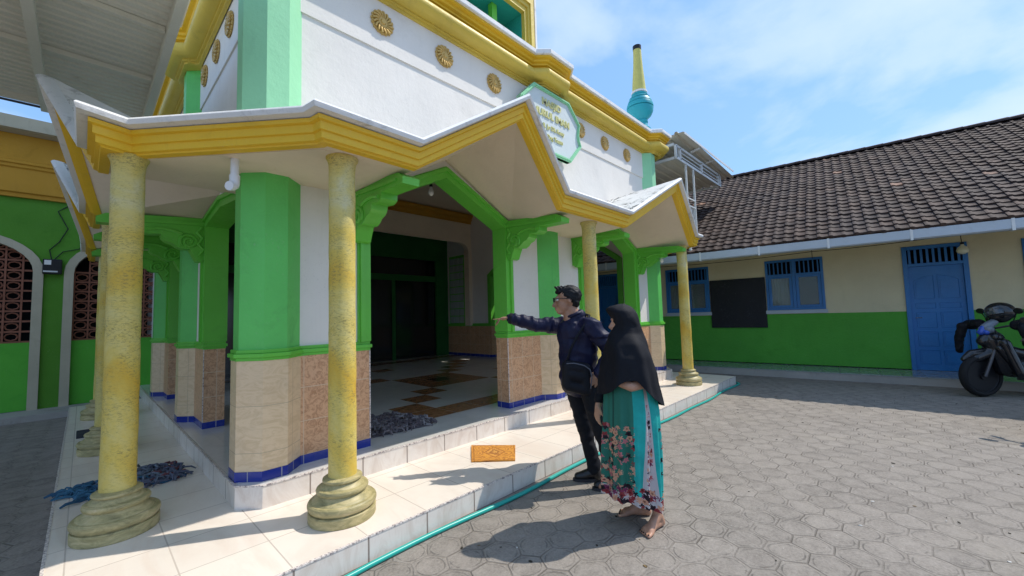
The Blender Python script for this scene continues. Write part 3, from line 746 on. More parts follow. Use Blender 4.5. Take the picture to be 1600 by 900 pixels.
# small patterned mat on the step
def matmat():
    m = mat('orange_patterned_mat', (.55, .22, .04), .8, .15); nt = m.node_tree; tc = N(nt, 'ShaderNodeTexCoord'); u = tc.outputs['Generated']
    mp = N(nt, 'ShaderNodeMapping'); mp.inputs['Location'].default_value = (-.5, -.5, 0); L(nt, u, mp.inputs[0])
    sp = N(nt, 'ShaderNodeSeparateXYZ'); L(nt, mp.outputs[0], sp.inputs[0])
    ax = math_(nt, 'ABSOLUTE', sp.outputs[0]); ay = math_(nt, 'ABSOLUTE', sp.outputs[1])
    dia = math_(nt, 'ADD', math_(nt, 'MULTIPLY', ax, 1.1), math_(nt, 'MULTIPLY', ay, 1.5))
    bx = math_(nt, 'MAXIMUM', ax, ay)
    w = N(nt, 'ShaderNodeTexWave'); w.wave_type = 'RINGS'; w.inputs['Scale'].default_value = 6; w.inputs['Distortion'].default_value = 4; w.inputs['Detail'].default_value = 2; w.inputs['Detail Scale'].default_value = 3
    L(nt, mp.outputs[0], w.inputs[0])
    c = ramp(nt, dia, [(.10, (.66, .33, .08)), (.13, (.20, .07, .02)), (.20, (.62, .30, .07)), (.30, (.60, .27, .06)), (.33, (.26, .09, .02)), (.36, (.60, .27, .05))])
    c = mixc(nt, math_(nt, 'MULTIPLY', ramp(nt, w.outputs['Fac'], [(.55, (0, 0, 0)), (.75, (1, 1, 1))]), .6), c, (.28, .10, .03))
    c = mixc(nt, ramp(nt, bx, [(.435, (0, 0, 0)), (.445, (1, 1, 1)), (.46, (0, 0, 0))]), c, (.22, .08, .02))
    L(nt, c, BS(m).inputs['Base Color'])
    L(nt, bump(nt, noise_tex(nt, tc.outputs['Object'], 180, 3), .5, .004), BS(m).inputs['Normal']); return m
M['mat'] = matmat()
b = MB(); rows = []
c0 = [Vector((2.738, 3.235)), Vector((3.02, 2.89)), Vector((2.71, 2.60)), Vector((2.44, 2.885))]
for i in range(13):
    rows.append([])
    for j in range(9):
        u, v = i / 12, j / 8; p = (c0[0] * (1 - u) + c0[3] * u) * (1 - v) + (c0[1] * (1 - u) + c0[2] * u) * v
        rows[-1].append((p.x, p.y, PH + .012 + .004 * noise.noise(Vector((p.x * 6, p.y * 6, 0)))))
b = MB(); n_ = 9
import itertools
top = [p for r in rows for p in r]
b.grid(rows)
edge = [rows[0][j] for j in range(9)] + [rows[i][8] for i in range(1, 13)] + [rows[12][j] for j in range(7, -1, -1)] + [rows[i][0] for i in range(11, 0, -1)]
vs = edge + [(x, y, PH + .001) for x, y, z in edge]; k = len(edge)
b.add(vs, [(i, (i + 1) % k, (i + 1) % k + k, i + k) for i in range(k)])
o = b.build('floor_mat', 'mat', recalc=True)
ang = math.atan2((c0[3] - c0[0]).y, (c0[3] - c0[0]).x)
# local axes along the mat so that its woven border follows its edges
Rm = Matrix.Translation((c0[0].x, c0[0].y, 0)) @ Matrix.Rotation(ang, 4, 'Z'); o.data.transform(Rm.inverted()); o.matrix_world = Rm
tag(o, 'small orange patterned mat lying on the sunlit step near the pointing man', 'floor mat')

# hose
M['hose'] = mat('green_hose', (.01, .34, .28), .35, .5)
hp = []
for k in range(60):
    x = .2 + k * (8.75 - .2) / 59; hp.append((x, 2.355 + .018 * math.sin(x * 1.7) + .012 * math.sin(x * 4.1 + 1) - (.05 if x < 1.2 else 0) * (1.2 - x), .018))
hp += [(8.86, 2.42, .018), (8.92, 2.52, .018), (8.90, 2.75, .018), (8.88, 3.2, .018), (8.9, 4.2, .018)]
b = MB(); b.tube(hp, .0165, 10); o = b.build('garden_hose', 'hose', smooth=True); tag(o, 'long green garden hose running along the foot of the front step', 'hose')

# small litter on the yard: bits of leaf, grit and paper
b = MB(); rnd = random.Random(21); M['lit0'] = mat('dry_leaf', (.16, .11, .05), .9); M['lit1'] = mat('pale_paper_bit', (.6, .58, .54), .9); M['lit2'] = mat('dark_leaf', (.04, .035, .025), .9)
for k in range(170):
    x = rnd.uniform(.8, 9.5); y = rnd.uniform(-2.4, 2.25); s_ = rnd.uniform(.004, .014) * (1.6 if rnd.random() < .15 else 1); a = rnd.uniform(0, 6.28); el = rnd.uniform(.3, .8); mi = rnd.choice((0, 0, 2, 2, 1))
    c_, t_ = math.cos(a), math.sin(a); pts = []
    for q in range(6):
        u, v = math.cos(q * PI / 3) * s_, math.sin(q * PI / 3) * s_ * el; pts.append((x + u * c_ - v * t_, y + u * t_ + v * c_, .0025 + (.004 if q in (1, 4) else 0) * rnd.random()))
    b.add(pts + [(p[0], p[1], .0015) for p in pts], [tuple(range(6)), tuple(range(11, 5, -1))] + [(q, q + 6, (q + 1) % 6 + 6, (q + 1) % 6) for q in range(6)], mi)
o = b.build('litter', ['lit0', 'lit1', 'lit2'], uv=False); tag(o, 'tiny dry leaves and grit scattered over the paved yard', 'litter', kind='stuff')
# ============================================================ SCHOOL BUILDING (right), turned 5.34 degrees
A5 = R(5.34)
school = thing('school_building', 'long low classroom building with brown tiled roof, cream and green wall and blue doors', 'building', (11.3 * math.cos(A5), 11.3 * math.sin(A5), 0), A5)
school.rotation_euler = (0, 0, A5)
# local frame: x = n - 11.3 (depth), y = s (along the facade)
def sp(mb, name, mats, parent=None, **k): return mb.build(name, mats, parent or school, **k)
NF = 0.0
M['schcream'] = plaster('cream_textured_wall', (.63, .57, .38), (.40, .36, .25), .3, var=.06, bmp=.6)
M['schgreen'] = plaster('green_textured_wall', (.085, .35, .045), (.04, .14, .02), .3, var=.08, bmp=.6)
M['blue'] = plaster('blue_door_paint', (.020, .155, .42), (.01, .06, .18), .3, var=.1, rough=.4, spec=.4)
M['dark'] = mat('painted_room_dark', (.012, .012, .014), .9)  # near-black colour that paints in the gloom of unlit rooms
M['gutter'] = plaster('grey_metal_gutter', (.42, .48, .54), (.25, .25, .24), .3, var=.05, rough=.45)
M['wood'] = plaster('green_eave_board', (.08, .20, .05), (.06, .1, .04), .3)
SL, SR = 14.0, -7.0
doorsS = [(-2.02, -1.12), (4.90, 5.62), (-6.4, -5.5)]
wins = [(.15, 1.245), (2.48, 3.56), (-3.8, -2.68), (6.6, 7.7)]
def holes_wall(z0, z1, mi, name, mm, low):
    b = MB(); segs = sorted([(a, c, 'd') for a, c in doorsS] + ([(a, c, 'w') for a, c in wins] if not low else []))
    y = SR
    for a, c, k in segs:
        b.box((0, y, z0), (.15, a, z1)); y = c
        if k == 'w': b.box((0, a, z0), (.15, c, 1.40)); b.box((0, a, 2.56), (.15, c, z1))
        elif not low: b.box((0, a, 2.60), (.15, c, z1))
    b.box((0, y, z0), (.15, SL, z1)); return sp(b, name, mm)
holes_wall(1.31, 3.1, 0, 'upper_wall', 'schcream', False)
holes_wall(.17, 1.3095, 0, 'lower_wall', 'schgreen', True)
b = MB(); b.box((.15, SR, 0), (6.2, SR + .15, 3.1)); b.box((.15, SL - .15, 0), (6.2, SL, 3.1)); b.box((6.05, SR, 0), (6.2, SL, 3.1)); sp(b, 'side_wall', 'schcream')
b = MB(); b.box((.6, SR + .15, .17), (.62, SL - .15, 3.1)); sp(b, 'room_dark_backing', 'dark')  # near-black sheet added as the painted darkness behind the windows
b = MB(); b.box((.001, SR + .1, 2.98), (6, SL - .1, 3.02)); sp(b, 'room_ceiling', 'schcream')
M['porchfloor'] = tiles('grey_veranda_tile', (.30, .33, .33), (.27, .30, .30), .3, .3, (.15, .15, .15), .004, .12, (.2, .22, .22), .3, 4)
M['concrete'] = plaster('bare_concrete', (.36, .34, .31), (.15, .14, .12), .6, var=.12, rough=.9)
b = MB(); b.box((-1.04, SR, .001), (0.0, SL, .138)); sp(b, 'veranda_slab', 'concrete')
b = MB(); b.box((-1.05, SR, .1385), (.6, SL, .155)); sp(b, 'veranda_floor', 'porchfloor')
# doors
def door(a, c):
    f = MB()
    f.box((-.03, a, .156), (.08, a + .07, 2.595)); f.box((-.03, c - .07, .156), (.08, c, 2.595)); f.box((-.03, a + .0705, 2.53), (.08, c - .0705, 2.594)); f.box((-.03, a + .0705, 2.19), (.08, c - .0705, 2.25))
    fr = sp(f, 'door_frame', 'blue', bevel=.004)
    f = MB(); n = 9
    for i in range(n):
        y = a + .07 + (c - a - .14) * (i + .5) / n; f.box((.0, y - .018, 2.251), (.03, y + .018, 2.529))
    sp(f, 'vent_slats', 'blue', fr)
    f = MB(); f.box((.02, a + .072, .16), (.055, c - .072, 2.188))
    w = c - a - .144; m = (a + c) / 2
    for side in (-1, 1):
        y0 = m + side * .03; y1 = m + side * (w / 2 - .07)
        lo, hi = min(y0, y1), max(y0, y1)
        for z0, z1, arch in ((1.55, 2.0, 1), (1.36, 1.46, 0), (.98, 1.28, 0), (.62, .90, 0), (.28, .54, 0)):
            f.tube([(.019, lo, z0), (.019, hi, z0), (.019, hi, z1 - (0 if (side < 0) == True else .1) * arch)], .008, 5, caps=True)
            top = [(.019, lo + (hi - lo) * t / 6, z1 + arch * (.0 - .1 * (((t / 6) if side > 0 else (1 - t / 6)) ** 2))) for t in range(7)]
            f.tube(top, .008, 5); f.tube([(.019, lo, z0), (.019, lo, top[0][2])], .008, 5)
            f.box((.012, lo + .025, z0 + .025), (.021, hi - .025, z1 - .025 - .09 * arch))
    d = sp(f, 'door', 'blue')
    f = MB(); f.tube([(.02, c - .12, 1.18), (-.03, c - .12, 1.18), (-.035, c - .21, 1.18)], .007, 8)
    sp(f, 'handle', M['chrome'], d, smooth=30)
M['chrome'] = mat('chrome', (.6, .62, .65), .2, .5, 1)
for a, c in doorsS: door(a, c)
M['paneglass'] = mat('window_glass', (.035, .05, .055), .06, .6)
M['curtain'] = plaster('curtain_cloth', (.50, .47, .38), (.3, .28, .2), .3)
def window(a, c):
    f = MB()
    for (y0, y1, z0, z1) in ((a, c, 1.40, 1.45), (a, c, 2.51, 2.56), (a, c, 2.19, 2.23)): f.box((-.03, y0, z0), (.07, y1, z1))
    m = (a + c) / 2
    for y in (a, c - .05, m - .03): f.box((-.029, y, 1.4505), (.069, y + (.05 if y != m - .03 else .06), 2.1895)); f.box((-.029, y, 2.2305), (.069, y + .05, 2.5095))
    fr = sp(f, 'window_frame', 'blue', bevel=.003)
    f = MB(); n = 12
    for i in range(n):
        y = a + .05 + (c - a - .1) * (i + .5) / n; f.box((.0, y - .012, 2.231), (.025, y + .012, 2.509))
    sp(f, 'vent_slats', 'blue', fr)
    for y0, y1 in ((a + .055, m - .035), (m + .035, c - .055)):
        f = MB(); e = .055
        f.box((-.015, y0, 1.452), (.02, y0 + e, 2.188)); f.box((-.015, y1 - e, 1.452), (.02, y1, 2.188)); f.box((-.015, y0 + e + .0005, 1.452), (.02, y1 - e - .0005, 1.452 + e)); f.box((-.015, y0 + e + .0005, 2.188 - e), (.02, y1 - e - .0005, 2.188))
        s_ = sp(f, 'casement', 'blue', fr, bevel=.003)
        f = MB(); f.box((0.004, y0 + e, 1.5), (.009, y1 - e, 2.14)); sp(f, 'pane', M['paneglass'], fr)
    f = MB(); rows = []
    for z in (1.46, 2.18): rows.append([(.13 + .015 * math.sin(k * 1.9), m + .1 + (c - m - .16) * k / 14, z) for k in range(15)])
    f.grid(rows); sp(f, 'curtain', 'curtain', fr)
    f = MB(); f.box((-.05, a - .03, 1.32), (.0, c + .03, 1.396)); sp(f, 'window_sill', 'gutter', fr)
# clear pane so the curtain shows
g_ = M['paneglass'].node_tree; gb = BS(M['paneglass']); gb.inputs['Transmission Weight'].default_value = .85; gb.inputs['Base Color'].default_value = (.55, .65, .65, 1); gb.inputs['IOR'].default_value = 1.3
for a, c in wins: window(a, c)
# eave, gutter
gx, gz = 9.51 - 11.3, 2.70
b = MB(); b.box((gx + .05, SR - .3, 2.56), (gx + .075, SL, 2.70)); sp(b, 'eave_board', 'wood')
b = MB(); b.grid([[(gx + .07, SR - .3, 2.58), (gx + .07, SL, 2.58)], [(0.0, SR - .3, 2.78), (0.0, SL, 2.78)]]); b.grid([[(gx + .07, SR - .3, 2.61), (gx + .07, SL, 2.61)], [(0.0, SR - .3, 2.81), (0.0, SL, 2.81)]]); sp(b, 'eave_soffit', 'schcream', recalc=False)
b = MB(); prof = [(0.0, 0.0), (-.10, 0.0), (-.125, .02), (-.13, .165), (-.118, .165), (-.115, .03), (0, .012)]
b.prism([(gx + x + .048, 2.525 + z) for x, z in prof], 'y', SR - .35, SL)
gt = sp(b, 'gutter', 'gutter', bevel=.003)
b = MB()
for s in [x * 1.1 - 6.6 for x in range(18)]: b.box((gx - .086, s, 2.515), (gx - .08, s + .035, 2.70)); b.box((gx - .09, s, 2.515), (gx + .05, s + .035, 2.523))
sp(b, 'gutter_bracket', 'steel', gt)
# tiled roof: individual pantiles as stepped, rolled courses
def tile_mat():
    m = mat('weathered_clay_tile', (.1, .08, .07), .8, .25); nt = m.node_tree; o = objpos(nt); uv = uvn(nt)
    at = N(nt, 'ShaderNodeAttribute'); at.attribute_name = 'tone'
    base = ramp(nt, at.outputs['Fac'], [(0, (.022, .013, .012)), (.5, (.048, .030, .024)), (.9, (.088, .055, .043)), (1, (.30, .17, .11))])
    n = noise_tex(nt, o, 14, 7, .7)
    c = mixc(nt, ramp(nt, n, [(.45, (0, 0, 0)), (.7, (.6,) * 3)]), base, (.105, .074, .061))
    n2 = noise_tex(nt, o, 1.1, 5, .6)
    c = mixc(nt, ramp(nt, n2, [(.45, (0, 0, 0)), (.7, (.4,) * 3)]), c, (.045, .04, .045))
    L(nt, c, BS(m).inputs['Base Color']); L(nt, bump(nt, n, .4, .01), BS(m).inputs['Normal']); return m
M['tile'] = tile_mat()
rx, rz_ = 14.3 - 11.3, 5.565
ex0, ez0 = gx - .03, 2.715
slope = Vector((rx - ex0, rz_ - ez0)); LEN = slope.length; du = slope / LEN; dn = Vector((-du.y, du.x))
NR = 27; rowh = LEN / NR; tw = .178
vs = []; fs = []; tone = []
rnd = random.Random(3)
ncol = int((SL - SR + .6) / tw); seg = 8
for r in range(NR):
    for c in range(ncol):
        t = rnd.random() * .75 + (.15 if rnd.random() < .15 else 0)
        if rnd.random() < .006: t = 1.0
        y0 = SR - .3 + c * tw + (tw * .5 if False else 0); jx = rnd.uniform(-.012, .012); jt = rnd.uniform(-.005, .009)
        o = len(vs)
        for e in range(3):
            a = (r * rowh - .045 + jx) if e < 2 else ((r + 1) * rowh + .01)
            lift = (.050 if e == 1 else (.012 if e == 0 else .022)) + jt
            for k in range(seg + 1):
                u = k / seg
                # pantile section: broad shallow pan and a narrow roll
                h = .021 * math.exp(-((u - .82) / .13) ** 2) - .010 * math.sin(PI * min(1, u / .7)) if u < .999 else 0.012
                if e == 0: h = -.004
                bow = -.014 * math.cos(2 * PI * (u - .82)) if e < 2 else 0      # wavy lower edge
                P = Vector((ex0, ez0)) + du * (a + bow) + dn * (lift + h)
                vs.append((P.x, y0 + u * tw, P.y))
        for e in range(2):
            for k in range(seg): fs.append((o + e * (seg + 1) + k, o + e * (seg + 1) + k + 1, o + (e + 1) * (seg + 1) + k + 1, o + (e + 1) * (seg + 1) + k)); tone.append(t)
me = bpy.data.meshes.new('roof_tiles'); me.from_pydata(vs, [], fs); me.materials.append(M['tile'])
at = me.attributes.new('tone', 'FLOAT', 'FACE'); at.data.foreach_set('value', tone)
me.polygons.foreach_set('use_smooth', [True] * len(fs)); me.set_sharp_from_angle(angle=R(50))
o = bpy.data.objects.new('roof', me); COL.objects.link(o); o.parent = school
b = MB(); b.prism([(ex0 + .08, ez0 - .02), (rx, rz_ - .06), (2 * rx - ex0 - .08, ez0 - .02), (2 * rx - ex0, ez0 + .06), (rx, rz_ + .0), (ex0 + .04, ez0 + .005)], 'y', SR - .28, SL); sp(b, 'roof_deck', 'tile')
b = MB(); nr = 60
for i in range(nr):
    y = SR - .3 + i * (SL - SR + .3) / nr; yb = y + (SL - SR + .3) / nr + .03
    b.add([(rx + .12 * math.cos(PI * k / 6) * sc, yy, rz_ + .02 + .085 * math.sin(PI * k / 6) * sc) for yy, sc in ((y, 1.12), (yb, 1.0)) for k in range(7)], [(k, k + 1, k + 8, k + 7) for k in range(6)] + [tuple(range(7))])
sp(b, 'ridge_tiles', 'tile', smooth=40)
# blackboard, lamp, wire
t = MB(); t.box((-.045, 1.262, 1.0), (-.002, 2.465, 2.19)); M['board'] = plaster('black_board', (.010, .012, .018), (.03, .035, .05), .35, rough=.5)
o = t.build('notice_board', 'board', bevel=.004); o.matrix_world = Matrix.Rotation(A5, 4, 'Z') @ Matrix.Translation((11.3, 0, 0)); tag(o, 'large black notice board on the classroom wall between two blue windows', 'notice board')
Wm = Matrix.Rotation(A5, 4, 'Z') @ Matrix.Translation((11.3, 0, 0))
lamp = thing('eave_lamp', 'small pale cone lamp hanging under the eave at the blue door', 'lamp'); lamp.matrix_world = Wm @ Matrix.Translation((-.42, -1.89, 2.42))
b = MB(); b.tube([(0, 0, .10), (0, .01, .30)], .006, 6); b.build('cord', 'black', lamp)
M['shade'] = mat('pale_lamp_shade', (.70, .68, .50), .5)
b = MB(); b.lathe([(.02, .11), (.025, .07), (.06, .04), (.085, -.02), (.07, -.06), (.03, -.085), (.002, -.09)], n=20); b.build('lamp_shade', 'shade', lamp, smooth=35)
b = MB(); b.lathe([(.022, .13), (.028, .12), (.028, .09)], n=12); b.build('socket', 'black', lamp)
b = MB()
def sag(p, q, s, n=10): return [tuple(Vector(p).lerp(Vector(q), k / n) - Vector((0, 0, s * 4 * (k / n) * (1 - k / n)))) for k in range(n + 1)]
for p, q, s in (((-1.55, 6.0, 2.53), (-1.55, 3.6, 2.52), .03), ((-1.55, 3.6, 2.52), (-1.55, .3, 2.52), .04), ((-1.55, .3, 2.52), (-1.5, -1.9, 2.60), .03), ((-.42, -1.9, 2.72), (-1.2, -3.0, 2.72), .07), ((-.9, .3, 2.62), (-.9, .3, 2.45), 0)):
    b.tube(sag(p, q, s), .006, 5)
o = b.build('power_cable', 'black'); o.matrix_world = Wm; tag(o, 'thin black cable sagging along under the classroom gutter', 'cable')

# ============================================================ ANNEX BUILDING (far left)
annex = thing('annex_building', 'green walled annex with pale arched openings and an ochre fascia at the far left', 'building', (-2, 10.8, 0))
def ap(mb, name, mats, parent=None, **k):
    o = mb.build(name, mats, **k); o.parent = parent or annex
    if parent is None: o.matrix_parent_inverse = Matrix.Translation((2, -10.8, 0))
    return o
M['angreen'] = plaster('dark_green_wall', (.085, .26, .025), (.02, .1, .02), .3, var=.1)
M['anlow'] = plaster('bright_green_panel', (.10, .43, .045), (.03, .2, .04), .3, var=.1)
M['anframe'] = plaster('grey_arch_surround', (.46, .42, .31), (.15, .13, .1), .4)
M['lattice'] = plaster('terracotta_lattice', (.27, .11, .07), (.1, .05, .03), .4)
YW = 10.8
def arch_pts(xa, xb, zs, zt, n=16):
    c = (xa + xb) / 2; a = (xb - xa) / 2
    return [(c - a * math.cos(PI * k / n), zs + (zt - zs) * math.sin(PI * k / n)) for k in range(n + 1)]
arches = [(-2.20, -.50, 2.45, 3.10), (-.26, 1.44, 2.45, 3.10), (-4.14, -2.44, 2.45, 3.10)]
arches.sort()
b = MB(); poly = [(-7, .1)]
for xa, xb, zs, zt in arches: poly += [(xa + .05, .1)] + arch_pts(xa + .05, xb - .05, zs, zt - .05) + [(xb - .05, .1)]
poly += [(3.5, .1), (3.5, 4.9), (-7, 4.9)]
b.prism(poly, 'y', YW, YW + .2); ap(b, 'wall', 'angreen')
for xa, xb, zs, zt in arches:
    o_ = [(xa, .1)] + arch_pts(xa, xb, zs, zt) + [(xb, .1)]; i_ = [(xa + .12, .1)] + arch_pts(xa + .12, xb - .12, zs, zt - .12) + [(xb - .12, .1)]
    b = MB(); b.prism(o_ + i_[::-1], 'y', YW - .05, YW + .22); ap(b, 'arch_surround', 'anframe')
    b = MB(); b.box((xa + .119, YW + .05, .1), (xb - .119, YW + .15, 1.24)); ap(b, 'lower_panel', 'anlow')
    b = MB(); cx_ = (xa + xb) / 2; st = .19
    nx = int((xb - xa - .24) / st)
    for i in range(nx + 1):
        x = xa + .13 + i * st
        dx = (x - cx_) / ((xb - xa) / 2 - .12); zt_ = zs + (zt - .12 - zs) * math.sqrt(max(0, 1 - min(1, dx * dx)))
        b.box((x - .012, YW + .08, 1.24), (x + .012, YW + .12, max(1.3, zt_)))
        k = 0
        z = 1.24
        while z < zt_:
            b.box((x, YW + .085, z), (min(x + st, xb - .12), YW + .12, z + .03))
            if i < nx and z + .12 < zt_: b.tube([(x + .095 + .075 * math.cos(a), YW + .10, z + .10 + .06 * math.sin(a)) for a in [q * PI / 4 for q in range(9)]], .012, 4, caps=False)
            z += st * .92
    ap(b, 'brick_lattice', 'lattice')
b = MB(); b.box((-7, YW + .9, .1), (3.5, YW + 1.0, 4.9)); ap(b, 'lattice_dark_backing', 'dark')  # near-black backing sheet, painted darkness seen through the lattice
b = MB(); b.box((-7, 10.12, .001), (3.5, YW, .1)); ap(b, 'walkway_slab', 'concrete')
b = MB(); b.sweep([(-7, YW - .001, 0), (3.5, YW - .001, 0)], [(0, 3.72), (.06, 3.72), (.06, 3.78), (.10, 3.80), (.10, 4.20), (.13, 4.22), (.13, 4.26), (.16, 4.28), (.16, 4.32), (.13, 4.34), (.13, 4.78), (0, 4.78)], side=-1); ap(b, 'fascia', 'ochre')
b = MB(); b.box((-7, YW - .35, 4.785), (3.5, YW + 2, 4.96)); b.box((-7, YW - .42, 4.79), (3.5, YW - .352, 5.0)); ap(b, 'roof_edge', 'anframe')
b = MB()
b.tube([(-7, YW - .3, 5.28), (3.5, YW - .3, 5.28)], .022, 8)
for x in (-4, -2.6, -1.2, .2, 1.6): b.tube([(x, YW - .3, 4.98), (x, YW - .3, 5.28)], .018, 8)
ap(b, 'roof_rail', 'black')
meter = thing('electricity_meter', 'small black electricity meter box on the green wall between the arches', 'meter box', (-.385, YW - .0, 2.55))
b = MB(); b.box((-.13, -.10, -.13), (.10, -.001, .13)); b.build('case', 'black', meter, bevel=.01)
b = MB(); b.box((-.11, -.106, .03), (-.03, -.1005, .11)); b.build('dial', 'cap', meter); b = MB(); b.box((-.12, -.106, -.10), (.05, -.1005, -.075)); b.build('label_strip', 'steel', meter)
b = MB(); b.tube([(-.03, -.03, .13), (-.06, -.02, .3), (.05, -.02, .45), (.15, -.02, .7), (.02, -.02, 1.0), (.2, -.02, 1.17)], .008, 5); b.tube([(.0, -.03, .13), (.1, -.02, .28), (.3, -.02, .35), (.45, -.02, .6)], .007, 5)
o = b.build('cable', 'black'); o.parent = meter

# ============================================================ AWNINGS
def corrugated(mb, x0, x1, y0, y1, z0, z1, pitch=.2, h=.028, along='x', th=.004):
    """sheet sloping from z0 (x0) to z1 (x1); ribs run along x"""
    n = int((y1 - y0) / pitch); ys = []
    for i in range(n):
        ys += [(y0 + i * pitch, 0), (y0 + i * pitch + pitch * .55, 0), (y0 + i * pitch + pitch * .65, h), (y0 + i * pitch + pitch * .9, h)]
    ys.append((y1, 0))
    for t in (0, th):
        mb.grid([[(x0, y, z0 + q + t) for y, q in ys], [(x1, y, z1 + q + t) for y, q in ys]])
M['sheet'] = plaster('grey_corrugated_sheet', (.72, .70, .60), (.35, .33, .25), .45, var=.05, rough=.55)
aw = thing('metal_awning', 'big corrugated metal awning on pale beams at the upper left', 'awning', (-2.5, 4, 4.05))
b = MB(); corrugated(b, -3.0, 3.0, -1.6, 3.05, .06, .06, pitch=.105, h=.02); b.build('roof_sheet', 'sheet', aw, recalc=False)
for y in (-.4, .58, 1.63): 
    b = MB(); b.box((-3.0, y - .018, .01), (2.93, y + .018, .058)); b.build('purlin', 'sheet', aw)
for x in (2.13, .9, -.3):
    b = MB(); b.box((x - .035, -1.6, -.08), (x + .035, 3.03, -.001)); b.build('beam', 'sheet', aw)
b = MB(); b.box((2.935, -1.6, -.05), (3.0, 3.05, .058)); b.box((-3, 3.035, .0), (2.93, 3.07, .085)); b.build('edge_beam', 'sheet', aw)
for x, y in ((-2.9, -1.4), (-2.9, 2.6)):
    b = MB(); b.box((x - .05, y - .05, -4.05), (x + .05, y + .05, -.081)); b.build('post', 'steel', aw)
aw2 = thing('side_awning', 'white framed corrugated awning projecting beyond the right end of the mosque', 'awning', (8.72, 3.3, 4.75))
b = MB()
for a, c in (((0, 0, 0), (2.95, 0, 0)), ((0, 0, .27), (2.95, 0, .27)), ((0, 0, 0), (0, 0, .27)), ((1.55, 0, 0), (1.55, 0, .27)), ((.22, 0, 0), (.22, 0, .27)), ((2.8, 0, 0), (2.8, 0, .27)), ((2.95, 0, 0), (2.95, 0, .27))):
    b.bar(a, c, .045, .055)
for z in (.09, .18): b.bar((.22, 0, z), (2.8, 0, z), .02, .02)
for y in (0.03, 3.4): b.bar((0, y, 0), (0, y + .001 + (3.37 if y < 1 else .03), 0), .05, .055); 
b.bar((0, .03, .30), (0, 3.4, .30), .05, .055); b.bar((2.95, .03, 0), (2.95, 3.4, 0), .05, .055)
for k in range(1, 7): b.bar((0, .55 * k, 0.0), (0, .55 * k, .3), .03, .03)
b.build('frame', 'steel', aw2)
b = MB(); corrugated(b, -.10, 3.45, -.22, 3.4, .47, .30, pitch=.20, h=.045); b.build('roof_sheet', 'sheet', aw2, recalc=False)
b = MB(); b.box((-.08, -.24, .42), (3.4, -.225, .47)); 
for x in (.9, 1.9): b.tube([(x, -.2, .40), (x, 0, .36)], .03, 8)
b.build('edge_trim', 'steel', aw2)
b = MB(); corrugated(b, .02, 2.93, .03, 3.4, .032, .032, pitch=.22, h=.03); b.build('ceiling_sheet', 'sheet', aw2, recalc=False)
for k in range(5):
    b = MB(); y = 1.1 + .45 * k; b.bar((.03, y, -.01), (2.9, y, -.01), .035, .04); b.build('cross_beam', 'steel', aw2)
# openwork post
b = MB()
for x in (.52, .98):
    b.bar((x, .0, -1.98), (x, 0, -.03), .035, .035)
for z in (-1.95, -.95, -.78): b.bar((.52, 0, z), (.98, 0, z), .03, .03)
for k in range(5): b.bar((.52 + .46 * (k + 1) / 6, 0, -1.95), (.52 + .46 * (k + 1) / 6, 0, -.95), .012, .012)
b.build('trellis_post', 'steel', aw2)
b = MB()
for y, z in ((.6, 0), (1.7, 0), (2.8, 0), (.6, -1.0), (1.7, -1.0)): b.bar((-.66, y, z), (0 if z == 0 else -.02, y, z if z == 0 else 0), .04, .04)
b.build('wall_bracket', 'steel', aw2)
# ============================================================ PEOPLE
def blob(name, caps, vox, material, parent, smooth_it=6, post=None, extra=None):
    """one continuous skin from tapered limbs (p, r, q, r2) fused by voxel remesh"""
    bm = bmesh.new()
    def sph(p, r, sc=(1, 1, 1), rot=None):
        mt = Matrix.Translation(p) @ (rot if rot is not None else Matrix.Identity(4)) @ Matrix.Diagonal((sc[0] * r, sc[1] * r, sc[2] * r, 1))
        return bmesh.ops.create_icosphere(bm, subdivisions=3, radius=1, matrix=mt)['verts']
    for c in caps:
        if len(c) == 4:
            p, r, q, r2 = c; p = Vector(p); q = Vector(q)
            ax = q - p; ln = ax.length; ax = ax / ln if ln > 1e-6 else Vector((0, 0, 1))
            u = ax.cross(Vector((0, 0, 1)) if abs(ax.z) < .9 else Vector((1, 0, 0))).normalized(); w_ = ax.cross(u)
            st = [(-r * math.cos(t), r * math.sin(t)) for t in [PI / 2 * k / 5 for k in range(6)]] + [(ln + r2 * math.sin(t), r2 * math.cos(t)) for t in [PI / 2 * k / 5 for k in range(6)]]
            nn = 14; rings = []
            for d_, rad in st:
                rad = max(rad, 1e-5); rings.append([bm.verts.new(p + ax * d_ + (u * math.cos(2 * PI * j / nn) + w_ * math.sin(2 * PI * j / nn)) * rad) for j in range(nn)])
            for A_, B_ in zip(rings, rings[1:]):
                for j in range(nn): bm.faces.new((A_[j], A_[(j + 1) % nn], B_[(j + 1) % nn], B_[j]))
            bm.faces.new(rings[0][::-1]); bm.faces.new(rings[-1])
        else:
            p, r, sc = c[:3]; sph(Vector(p), r, sc, c[3] if len(c) > 3 and False else None)
    me = bpy.data.meshes.new(name); bm.to_mesh(me); bm.free()
    o = bpy.data.objects.new(name, me); COL.objects.link(o)
    md = o.modifiers.new('r', 'REMESH'); md.mode = 'VOXEL'; md.voxel_size = vox; md.use_smooth_shade = True
    ms = o.modifiers.new('s', 'SMOOTH'); ms.iterations = smooth_it; ms.factor = .5
    bpy.context.view_layer.update(); dg = bpy.context.evaluated_depsgraph_get()
    me2 = bpy.data.meshes.new_from_object(o.evaluated_get(dg)); bpy.data.objects.remove(o)
    me2.name = name; me2.materials.clear(); me2.materials.append(M[material] if isinstance(material, str) else material)
    if post:
        nrm = [v.normal.copy() for v in me2.vertices]
        for v, nn_ in zip(me2.vertices, nrm): post(v, nn_)
    me2.polygons.foreach_set('use_smooth', [True] * len(me2.polygons))
    o = bpy.data.objects.new(name, me2); COL.objects.link(o)
    if parent: o.parent = parent
    return o
